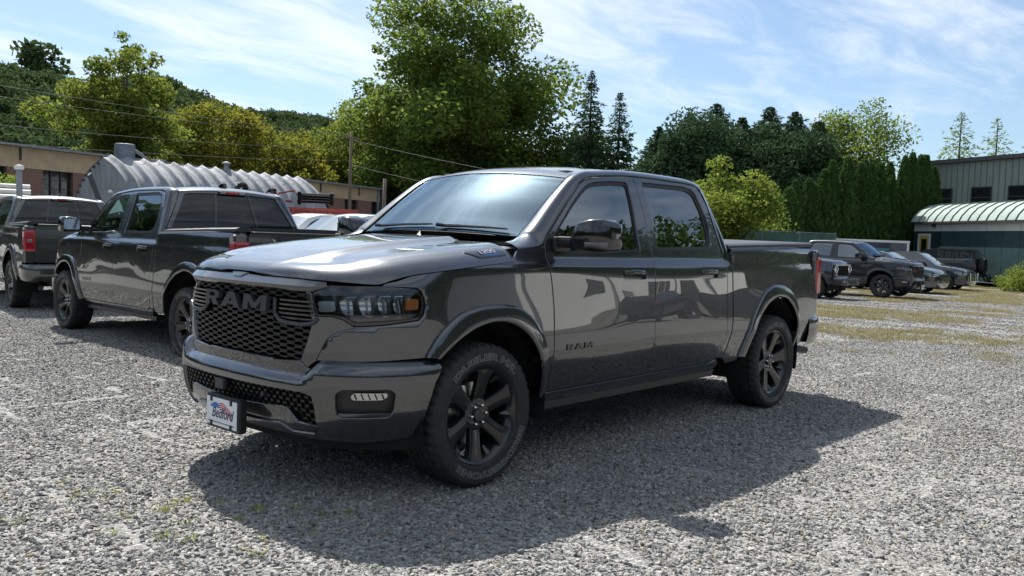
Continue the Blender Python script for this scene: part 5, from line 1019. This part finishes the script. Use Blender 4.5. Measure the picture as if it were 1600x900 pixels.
deciduous('maple_tree', (57.5, 74.9), 15.2, 9.5, 'leaf_light', 18000, 0.20, 'green and yellow tree behind the utility pole, beside the huge tree', 'yellowing trees behind the metal hut', 23, 0.08, 60)
deciduous('shrub_tree', (22.1, 63.0), 7.0, 5.5, 'leaf_light', 9000, 0.17, 'small pale green tree above the brick warehouse roof at far left', None, 24, 0.10, 40)
deciduous('shrub_tree', (32.7, 67.0), 7.6, 5.5, 'leaf_light', 9000, 0.17, 'low bright green tree between the tall loose tree and the yellowing ones', None, 25, 0.10, 40)
deciduous('shrub_tree', (18.6, 62.1), 6.0, 4.6, 'leaf_light', 6000, 0.16, 'pale sprawling tree over the warehouse roof at the left edge', None, 28, 0.10, 36)
deciduous('understorey_tree', (65.8, 53.2), 14.5, 9.5, 'leaf_green', 17000, 0.22, 'leafy tree filling in under the right side of the huge tree', None, 26, 0.02, 60)
deciduous('understorey_tree', (58.8, 66.1), 13.5, 8.5, 'leaf_deep', 15000, 0.22, 'dark leafy tree filling in under the left side of the huge tree', None, 27, 0.02, 60)
deciduous('understorey_tree', (65.2, 62.8), 13.4, 9.5, 'leaf_deep', 15000, 0.22, 'dark leafy tree low behind the windshield, under the huge tree', None, 29, 0.02, 60)
conifer('spruce_tree', (64.4, 46.8), 18.2, 10.0, 11000, 'tallest dark spruce standing right of the huge tree', 'pair of tall spruces', 31, open_=.12)
conifer('spruce_tree', (67.0, 45.2), 16.4, 9.4, 10000, 'shorter and right-hand spruce of the tall pair', 'pair of tall spruces', 32, open_=.15)
EV = [(55.6, 33.2, 10.6, 5.6, 'leftmost and smallest dark evergreen of the thick row above the truck bed'), (56.2, 30.6, 12.6, 6.8, 'tallest dark evergreen of the thick row, left of its middle'), (58.0, 28.4, 11.8, 6.2, 'middle dark evergreen of the thick row above the truck bed'), (59.5, 25.9, 12.5, 6.6, 'dark evergreen fourth from the left in the thick row'), (60.7, 23.6, 11.6, 6.2, 'rightmost dark evergreen of the thick row beside the thin-leaved tree')]
for i, (x, y, h, w, lb) in enumerate(EV): deciduous('evergreen_tree', (x, y), h*.84, w*1.15, 'needle', 34000, .15, lb, 'row of dark evergreens', 41+i, .02, 90, narrow=.82)
for i, (x, y, h, w_) in enumerate(((57.0, 34.2, 11.0, 7.0), (57.8, 31.9, 12.0, 8.0), (58.9, 30.2, 12.8, 9.5), (60.2, 28.6, 11.9, 8.5), (61.4, 26.9, 12.7, 9.0), (62.4, 25.2, 12.3, 9.0), (63.2, 23.6, 11.6, 8.0))):
    conifer('evergreen_spire', (x, y), h, w_, 26000, 'dark evergreen spire rising behind the thick row, %s' % ('leftmost of them', 'second from left', 'third from left and tallest', 'the middle one', 'third from right', 'second from right', 'rightmost of them')[i], 'dark evergreen spires', 141+i, dens=1.5, full=True)
deciduous('locust_tree', (66.6, 22.3), 13.0, 8.0, 'leaf_green', 15000, .13, 'thin-leaved round tree with sky showing through, above the cedar hedge', None, 51, .25, 60, bark='bark_grey')
deciduous('bush_tree', (30.6, 13.9), 5.3, 3.9, 'leaf_light', 15000, .085, 'rounded yellow-green bush behind the end of the truck bed', None, 52, .04, 60, 'bush')
deciduous('bush_tree', (35.2, 14.8), 4.2, 2.6, 'leaf_light', 4000, .075, 'slim pale bush at the left end of the cedar hedge', None, 53, .06, 26, 'bush')
AV = [arborvitae_mesh(1., 1., 1, 1)]; am = []
for s in range(4):
    V, F = arborvitae_mesh(6.6, 1.38, 6200, 60+s); me = bpy.data.meshes.new('crown'); me.from_pydata([tuple(map(float, v)) for v in V], [], [tuple(map(int, f)) for f in F]); me.materials.append(M['cedar']); am.append(me)
V, F = tube([(0, 0, -.1), (0, 0, 5.8)], [.11, .03], 7); tm = bpy.data.meshes.new('trunk'); tm.from_pydata(V, [], F); tm.materials.append(M['bark'])
NH = 19; ordw = ['leftmost', 'second', 'third', 'fourth', 'fifth', 'sixth', 'seventh', 'eighth', 'ninth', 'tenth', 'eleventh', 'twelfth', 'thirteenth', 'fourteenth', 'fifteenth', 'sixteenth', 'seventeenth', 'eighteenth', 'rightmost']
hr = np.random.default_rng(8)
for i in range(NH):
    t = i/(NH-1); x, y = 41.0+(55.6-41.0)*t, 15.9+(12.9-15.9)*t; sc = [.70, .76, .80, .74, .9, .95, 1.0, .93, .97, 1.02, 1.0, .98, .90, 1.02, 1.06, 1.10, 1.12, 1.10, 1.02][i]*hr.uniform(.97, 1.03)
    c = empty('cedar_tree', (x+hr.normal(0, .12), y+hr.normal(0, .15), 0), hr.uniform(0, 6.28)); c.scale = (hr.uniform(.9, 1.15), hr.uniform(.9, 1.15), sc); link_mesh('crown', am[i % 4], c); link_mesh('trunk', tm, c)
    tag(c, ('%s columnar cedar of the clipped dark hedge, %s' % (ordw[i] if i in (0, NH-1) else ordw[i]+' from the left', 'by the grey metal building' if i == NH-1 else 'by the yellow-green bush' if i == 0 else 'counted from the bush')), 'hedge tree', 'columnar cedars of the hedge')
conifer('pine_tree', (88.3, 20.1), 15.4, 13, 6500, 'pale feathery pine above the left end of the metal building roof', None, 71, 'leaf_green', .9, .3)
conifer('pine_tree', (89.6, 17.2), 14.8, 12, 6500, 'second pale feathery pine above the metal building roof', None, 72, 'leaf_green', .9, .3)
conifer('pine_tree', (86.0, 12.6), 14.0, 11, 6500, 'pale pine cut by the right edge of the picture', None, 73, 'leaf_green', .9, .3)
# wooded hill behind: terrain and its canopy
AZR = [(8, 40, 215), (12, 39, 215), (17.5, 36.5, 220), (19.5, 37, 225), (22, 34.5, 222), (26.5, 43, 258), (29.8, 42, 295), (35, 46, 340), (38, 48, 375), (44, 48, 400), (52, 30, 420), (58, 20, 430), (66, 14, 440), (80, 12, 450)]
azs = np.array([a for a, _, _ in AZR]); hz_ = pch(azs, [b for _, b, _ in AZR]); dz_ = pch(azs, [c for _, _, c in AZR])
na, nd = 60, 16; V = []
for a in np.linspace(8, 80, na):
    D1 = float(dz_(a)); H = float(hz_(a))-7.5; D0 = 100
    for j in range(nd):
        s = j/(nd-4); D = D0+(D1-D0)*s; z = H*sstep(0, 1, min(s, 1))*1.0-max(0, s-1)*30-(.3 if j == 0 else 0); V.append((CAM[0]+D*math.sin(R(a)), CAM[1]+D*math.cos(R(a)), z+.0))
mat('hill_soil', (.03, .035, .018), .95, noise=(.2, .4, 0)); hl = mk('hill', V, grid_faces(na, nd), 'hill_soil', smooth=True); hl['kind'] = 'structure'
def crown_proto(seed, n=620, h=10., w=9.):
    r = np.random.default_rng(seed); cl = 16; c = r.standard_normal((cl, 3)); c /= np.linalg.norm(c, axis=1, keepdims=True); c = c*r.uniform(.45, 1, (cl, 1))*np.array([w*.36, w*.36, h*.30])+np.array([0, 0, h*.52]); C = []
    for q in c: d = r.standard_normal((n//cl, 3)); d /= np.linalg.norm(d, axis=1, keepdims=True); C.append(q+d*r.random((n//cl, 1))**.4*w*.2)
    return leaf_quads(np.concatenate(C), .60, r)
hp = [proto('hill_crown', *crown_proto(80+i), 'hill_leaf') for i in range(4)]
hr = np.random.default_rng(9); P_, K_, Z_, S_ = [], [], [], []
for _ in range(5200):
    a = hr.uniform(9, 66); s = hr.random()**.75; D1 = float(dz_(a)); H = float(hz_(a))-7.5; D = 100+(D1-100)*s*1.02
    P_.append((CAM[0]+D*math.sin(R(a)), CAM[1]+D*math.cos(R(a)), H*float(sstep(0, 1, min(1, s)))-1.0)); K_.append(hr.integers(0, 4)); Z_.append(hr.uniform(0, 6.28)); S_.append(hr.uniform(.42, .80))
P_.append((CAM[0]+226*math.sin(R(19.7)), CAM[1]+226*math.cos(R(19.7)), 29)); K_.append(0); Z_.append(0); S_.append(1.5)
scatter('hill_forest', P_, Z_, S_, K_, hp)
# woods all round the lot behind the photographer, and the hill across the road (seen in the paint and the windows)
P_, K_, Z_, S_ = [], [], [], []
for _ in range(420):
    a = hr.uniform(165, 368); D = hr.uniform(48, 95); P_.append((CAM[0]+D*math.sin(R(a)), CAM[1]+D*math.cos(R(a)), -.5)); K_.append(hr.integers(0, 4)); Z_.append(hr.uniform(0, 6.28)); S_.append(hr.uniform(.9, 1.5))
rdg = pch([92, 104, 110, 114, 118, 124, 135, 150, 170], [3, 5, 8, 15, 19, 21, 23, 20, 6]); V = []
for a in np.linspace(92, 170, 30):
    for j in range(10):
        s = j/7; D = 62+68*s; V.append((CAM[0]+D*math.sin(R(a)), CAM[1]+D*math.cos(R(a)), (130*math.tan(R(float(rdg(a))))-6)*float(sstep(0, 1, min(1, s)))-max(0, s-1)*20-(.3 if j == 0 else 0)))
hb = mk('hill', V, grid_faces(30, 10), 'hill_soil', smooth=True); hb['kind'] = 'structure'
for _ in range(900):
    a = hr.uniform(92, 170); s = hr.random()**.8; D = 62+68*s; P_.append((CAM[0]+D*math.sin(R(a)), CAM[1]+D*math.cos(R(a)), (130*math.tan(R(float(rdg(a))))-6)*float(sstep(0, 1, s))-1)); K_.append(hr.integers(0, 4)); Z_.append(hr.uniform(0, 6.28)); S_.append(hr.uniform(.6, 1.1))
scatter('woods', P_, Z_, S_, K_, hp)
deciduous('roadside_tree', (47.5, -22.5), 18.5, 13, 'leaf_deep', 16000, .24, 'leafy tree mirrored in the rear door window of the foreground pickup', None, 90, .12, 50)
# ---------------------------------------------------------------- vehicles
main = make_truck(); tag(main, 'shiny dark grey crew cab pickup in the foreground, parked side-on on gravel', 'pickup', 'grey crew cab pickups')
t2 = copy_tree(main); t2.location = (2.25, 8.08, -.045); t2.rotation_euler = (0, 0, R(-92.7)); tag(t2, 'dark grey crew cab pickup half hidden behind the nose of the foreground pickup', 'pickup', 'grey crew cab pickups')
t3 = copy_tree(main, None, {'paint': 'paint_green'}); t3.location = (3.3, 15.2, -.05); t3.rotation_euler = (0, 0, R(-98.6)); tag(t3, 'dark pickup at the left edge showing its tailgate and red tail light', 'pickup', 'grey crew cab pickups')
t4 = copy_tree(main, None, {'paint': 'paint_dark', 'tonneau': 'paint_dark'}); t4.location = (28.1, 6.05, -.165); t4.rotation_euler = (0, 0, R(90)); tag(t4, 'blue-black pickup parked in the right-hand row, nose towards the gravel', 'pickup')
mat('car_glass', (.02, .026, .03), .03, 0, 1., .8); mat('car_glass_light', (.10, .13, .14), .03, 0, 1., 1.0)
def make_car(name, prof, belt, W0, roofw, paintm, wheels, wr, wins, lights, label, cat, wsh, group=None, extra=None, glassm='car_glass', rails=False):
    """prof: side outline (x, z) from the front skirt over hood and roof to the rear skirt; wsh: index ranges of glass in it"""
    T = empty(name); zr = max(z for _, z in prof)
    wf = pch([.2, .35, .55, .75, belt-.08, belt, belt+.12, zr], [W0-.06, W0-.02, W0, W0, W0-.02, W0-.05, W0-.10-(0 if roofw > W0-.1 else 0), roofw])
    xa, xb = prof[0][0], prof[-1][0]
    def hw(x, z): return wf(z)-.13*np.clip(1-(np.asarray(x)-xa)/.55, 0, 1)**2-.07*np.clip(1-(xb-np.asarray(x))/.5, 0, 1)**2
    PS = lambda x, z: np.stack([np.asarray(x, float)+0*np.asarray(z), -hw(x, z)+0*np.asarray(z), np.asarray(z, float)+0*np.asarray(x)], -1)
    n_ = normals_of(PS, np.array([1.]), np.array([.7]), 1); sg = 1 if n_[0, 1] < 0 else -1
    ol = list(prof); bot = []
    for x0 in sorted(wheels, reverse=True):
        r = wr*1.17; a0 = math.asin(min(.95, (wr-prof[-1][1])/r)) if prof[-1][1] < wr else 0
        bot += [(x0+r*math.cos(a), wr+r*math.sin(a)) for a in np.linspace(-a0, math.pi+a0, 13)]
    ol = ol+bot
    sd = both('body_side', panel(ol, PS, .10, depth=.02, sgn=sg), paintm, T)
    for w in wins: both_under('side_window', panel(rounded(w, .04), PS, .10, depth=.004, off=.004, sgn=sg), glassm, sd)
    ny = 11; segs = []
    P_ = np.array(prof)
    def rows(i0, i1):
        V = []
        for i in range(i0, i1+1):
            x, z = P_[i]; h = float(hw(x, z)); tg_ = P_[min(i+1, len(P_)-1)]-P_[max(i-1, 0)]; nn = np.array([-tg_[1], tg_[0]]); nn = nn/np.linalg.norm(nn)
            for w in np.linspace(-1, 1, ny): c = .045*(1-w*w); V.append((x+nn[0]*c, w*h, z+nn[1]*c))
        return orient(V, grid_faces(i1-i0+1, ny), lambda p: np.array([p[0]-1.6, 0, (p[2]-.8)*1.5]))
    cuts = sorted(wsh); i = 0
    for a, b, nm in cuts:
        if a > i: mk('hood' if i == 0 else 'roof', *rows(i, a), paintm, T, smooth=True)
        mk(nm, *rows(a, b), 'car_glass_light' if nm == 'windshield' else glassm, T, smooth=True); i = b
    mk('tail', *rows(i, len(P_)-1), paintm, T, smooth=True)
    mk('underbody', *box((1.35, 0, .42), (xb-xa-.5, W0*1.6, .3)), 'liner', T); mk('core', *box((1.4, 0, .72), (2.6, W0*1.7, .4)), 'liner', T)
    for x in wheels:
        for s in (-1, 1): add_wheel(T, (x, s*(W0-.135), wr), s, 0, wr/.405, False, R(13))
        both('wheel_well', ([(x+wr*1.2*math.cos(a), y, wr+wr*1.2*math.sin(a)) for a in np.linspace(-.3, 3.44, 12) for y in (-W0+.03, -W0+.3)], grid_faces(12, 2)), 'liner', T)
    for nm, m, pl in lights: both(nm, panel(rounded(pl, .02), PS, .05, depth=.004, off=.006, sgn=sg), m, T)
    for s in (-1, 1): mk('mirror', *box((wins[0][0][0]+.18, s*(W0+.10), belt+.08), (.12, .24, .15), .05), 'gloss_black' if paintm != 'paint_white' else paintm, T)
    if extra: extra(T, hw)
    tag(T, label, cat, group); return T
def front_bits(T, hw, zg=(.55, .80), x=-.86, w=.55, zl=.34):
    mk('grille', *box((x, 0, (zg[0]+zg[1])/2), (.10, 2*w, zg[1]-zg[0]), .04), 'gloss_black', T); mk('lower_grille', *box((x+.02, 0, .42), (.08, 2*w, .14), .03), 'satin_black', T); mk('plate', *box((x-.055, 0, .50), (.01, .30, .15)), 'plate_white', T)
    for s in (-1, 1): mk('headlight', *box((x+.10, s*(w+.14), zg[1]-.05), (.20, .30, .12), .04), 'lamp_silver', T)
SUV = [(-.80, .26), (-.90, .42), (-.90, .62), (-.84, .80), (-.70, .92), (-.2, 1.02), (.28, 1.07), (.42, 1.10), (.80, 1.36), (1.16, 1.58), (1.55, 1.655), (2.2, 1.67), (2.85, 1.62), (3.15, 1.52), (3.42, 1.20), (3.52, 1.0), (3.60, .75), (3.60, .45), (3.50, .28)]
SW = [[(.72, 1.12), (1.72, 1.14), (1.72, 1.57), (1.45, 1.56), (1.22, 1.48)], [(1.78, 1.14), (2.62, 1.17), (2.60, 1.55), (1.78, 1.57)], [(2.68, 1.17), (3.12, 1.22), (2.98, 1.46), (2.66, 1.54)]]
WS_ = [(7, 9, 'windshield'), (13, 14, 'rear_window')]
SL_ = [('headlight', 'lamp_silver', [(-.66, .70), (-.36, .76), (-.34, .84), (-.66, .84)]), ('tail_light', 'red_lens', [(3.20, .95), (3.46, .95), (3.42, 1.12), (3.2, 1.10)])]
c1 = make_car('crossover_car', SUV, 1.08, .93, .66, 'paint_navy', (0, 2.72), .355, SW, SL_, 'dark blue crossover with pale front trim, beside the boxy off-road car', 'car', WS_, 'cars in the right-hand row', lambda T, h: (front_bits(T, h), mk('trim_strip', *tube([(-.955, -.62, .80), (-.965, -.56, .45), (-.955, .56, .45), (-.955, .62, .80)], .022, 6), 'chrome', T)))
c1.location = (39.3, 7.1, -.21); c1.rotation_euler = (0, 0, R(90))
c2 = copy_tree(c1, None, {'paint_navy': 'paint', 'chrome': 'gloss_black'}); c2.location = (34.2, 6.9, -.21); c2.rotation_euler = (0, 0, R(90)); tag(c2, 'grey crossover squeezed between the blue-black pickup and the dark blue crossover', 'car', 'cars in the right-hand row')
c3 = copy_tree(c1, None, {'chrome': 'gloss_black'}); c3.location = (21.5, -12.8, 0); c3.rotation_euler = (0, 0, R(174)); tag(c3, 'dark car before the white garage, mirrored low in the front door', 'car', 'cars mirrored in the pickup doors')
c4 = copy_tree(c1, None, {'chrome': 'gloss_black', 'paint_navy': 'paint'}); c4.location = (28.6, -13.2, 0); c4.rotation_euler = (0, 0, R(168)); tag(c4, 'grey car before the white garage, mirrored low in the rear door', 'car', 'cars mirrored in the pickup doors')
SUVW = make_car('white_car', SUV, 1.08, .93, .68, 'paint_white', (0, 2.72), .355, SW, SL_, 'white car with blue-tinted windshield just behind the foreground pickup hood', 'car', WS_, 'white cars behind the pickups', lambda T, h: front_bits(T, h))
SUVW.location = (9.7, 14.8, 0); SUVW.rotation_euler = (0, 0, R(3)); SUVW.scale = (1.05, 1.05, 1.14)
w2 = copy_tree(SUVW); w2.location = (9.7, 17.0, 0); w2.rotation_euler = (0, 0, R(2)); w2.scale = (1.05, 1.05, 1.14); tag(w2, 'second white car, only its roof showing between pickup cab and nearer white car', 'car', 'white cars behind the pickups')
# boxy off-road cars
JP = [(-.50, .50), (-.62, .52), (-.62, .70), (-.56, .72), (-.56, 1.08), (-.50, 1.14), (.70, 1.22), (.74, 1.26), (.80, 1.32), (1.02, 1.72), (1.10, 1.80), (2.0, 1.86), (3.35, 1.84), (3.46, 1.78), (3.55, 1.20), (3.56, .80), (3.50, .52)]
JW = [[(.90, 1.30), (1.68, 1.30), (1.68, 1.72), (1.10, 1.72)], [(1.78, 1.30), (2.50, 1.30), (2.50, 1.74), (1.78, 1.74)], [(2.58, 1.30), (3.40, 1.30), (3.34, 1.74), (2.58, 1.75)]]
def jeep_bits(T, hw):
    mk('front_bumper', *box((-.78, 0, .56), (.28, 1.62, .20), .06), 'satin_black', T); g = mk('grille', *box((-.60, 0, .90), (.09, 1.30, .42), .05), 'gloss_black', T)
    for k in range(7): mk('grille_slot', *box((-.655, -.36+.12*k, .91), (.02, .055, .30), .02), 'void', g)
    for s in (-1, 1):
        l = mk('headlight', *lathe([(0, -.03), (.07, -.025), (.10, 0), (.11, .02), (.11, .05)], 20), 'lamp_silver', T); l.matrix_local = Matrix.Translation((-.635, s*.54, .95)) @ Matrix.Rotation(R(-90), 4, 'Z'); r_ = mk('headlight_ring', *torus(.112, .014, 20), 'chrome', T); r_.matrix_local = Matrix.Translation((-.645, s*.54, .95)) @ Matrix.Rotation(R(-90), 4, 'Z')
        for x0 in (0, 2.95): mk('fender_flare', *orient(*((lambda A: (A, grid_faces(9, 4)))([(x0+(.56+d)*math.cos(a)*1.05, s*y, .40+(.52+d)*math.sin(a)*.98) for a in np.linspace(.25, 2.9, 9) for y, d in ((.70, .02), (.94, .03), (.97, -.02), (.94, -.06))])), lambda p: np.array([0, p[1], p[2]-.3])), 'plastic', T)
        mk('tail_light', *box((3.57, s*.70, .98), (.06, .16, .24), .03), 'dark_red', T)
        mk('tow_hook', *torus(.05, .012, 12), 'steel', T).location = (-.93, s*.42, .52)
    mk('rear_bumper', *box((3.62, 0, .58), (.22, 1.6, .18), .05), 'satin_black', T)
    w = link_mesh('spare_wheel', WM['rim'], T, (3.74, -.05, 1.05), (0, 0, R(90)), (.96, .96, .96)); link_mesh('tyre', WM['tyre'], w)
    mk('bumper_lamp', *box((-.915, .55, .57), (.02, .12, .07), .02), 'lamp_silver', T)
j1 = make_car('offroad_car', JP, 1.24, .80, .70, 'paint_dark', (0, 2.95), .40, JW, [], 'black boxy off-road car with spare wheel on its back, nearest the green shed', 'car', [(7, 9, 'windshield'), (13, 14, 'rear_window')], 'boxy off-road cars', jeep_bits)
j1.location = (46.4, 11.3, -.21); j1.rotation_euler = (0, 0, R(-90)); j1.scale = (1.02, 1.02, 1.02)
JO = [(-.50, .50), (-.62, .52), (-.62, .70), (-.56, .72), (-.56, 1.12), (-.50, 1.18), (.70, 1.26), (.78, 1.32), (.86, 1.34), (1.2, 1.24), (2.4, 1.22), (3.4, 1.22), (3.55, 1.15), (3.56, .80), (3.50, .52)]
j2 = make_car('offroad_car', JO, 1.10, .80, .74, 'paint_navy', (0, 2.95), .40, [[(1.0, .95), (1.7, .95), (1.7, 1.10), (1.0, 1.10)]], [], 'open-topped boxy off-road car nose peeking out behind the foreground pickup tail light', 'car', [(7, 8, 'windshield')], 'boxy off-road cars', jeep_bits)
j2.location = (23.9, 6.8, -.14); j2.rotation_euler = (0, 0, R(90))
# leafy weeds at the shed
for i, (x, y, s_) in enumerate(((41.6, 5.0, 1.15), (42.6, 4.0, 1.0), (40.6, 3.7, .9), (44.0, 5.2, 1.2))):
    deciduous('weed_clump', (x, y), 0.85*s_, 1.9*s_, 'leaf_light', 2600, .05, ['tall bright green weed clump right of the boxy off-road car', 'green weed clump at the right edge in front of the shed', 'low green weed clump nearest the gravel at the right edge', 'green weed clump against the shed wall'][i], 'weed clumps by the shed', 120+i, 0, 26, 'weeds').location.z = -.21
deciduous('sapling', (8.8, 33.5), 3.6, 1.8, 'leaf_light', 1600, .085, 'thin green sapling between the warehouse and the post at far left', None, 130, .2, 20, 'sapling')
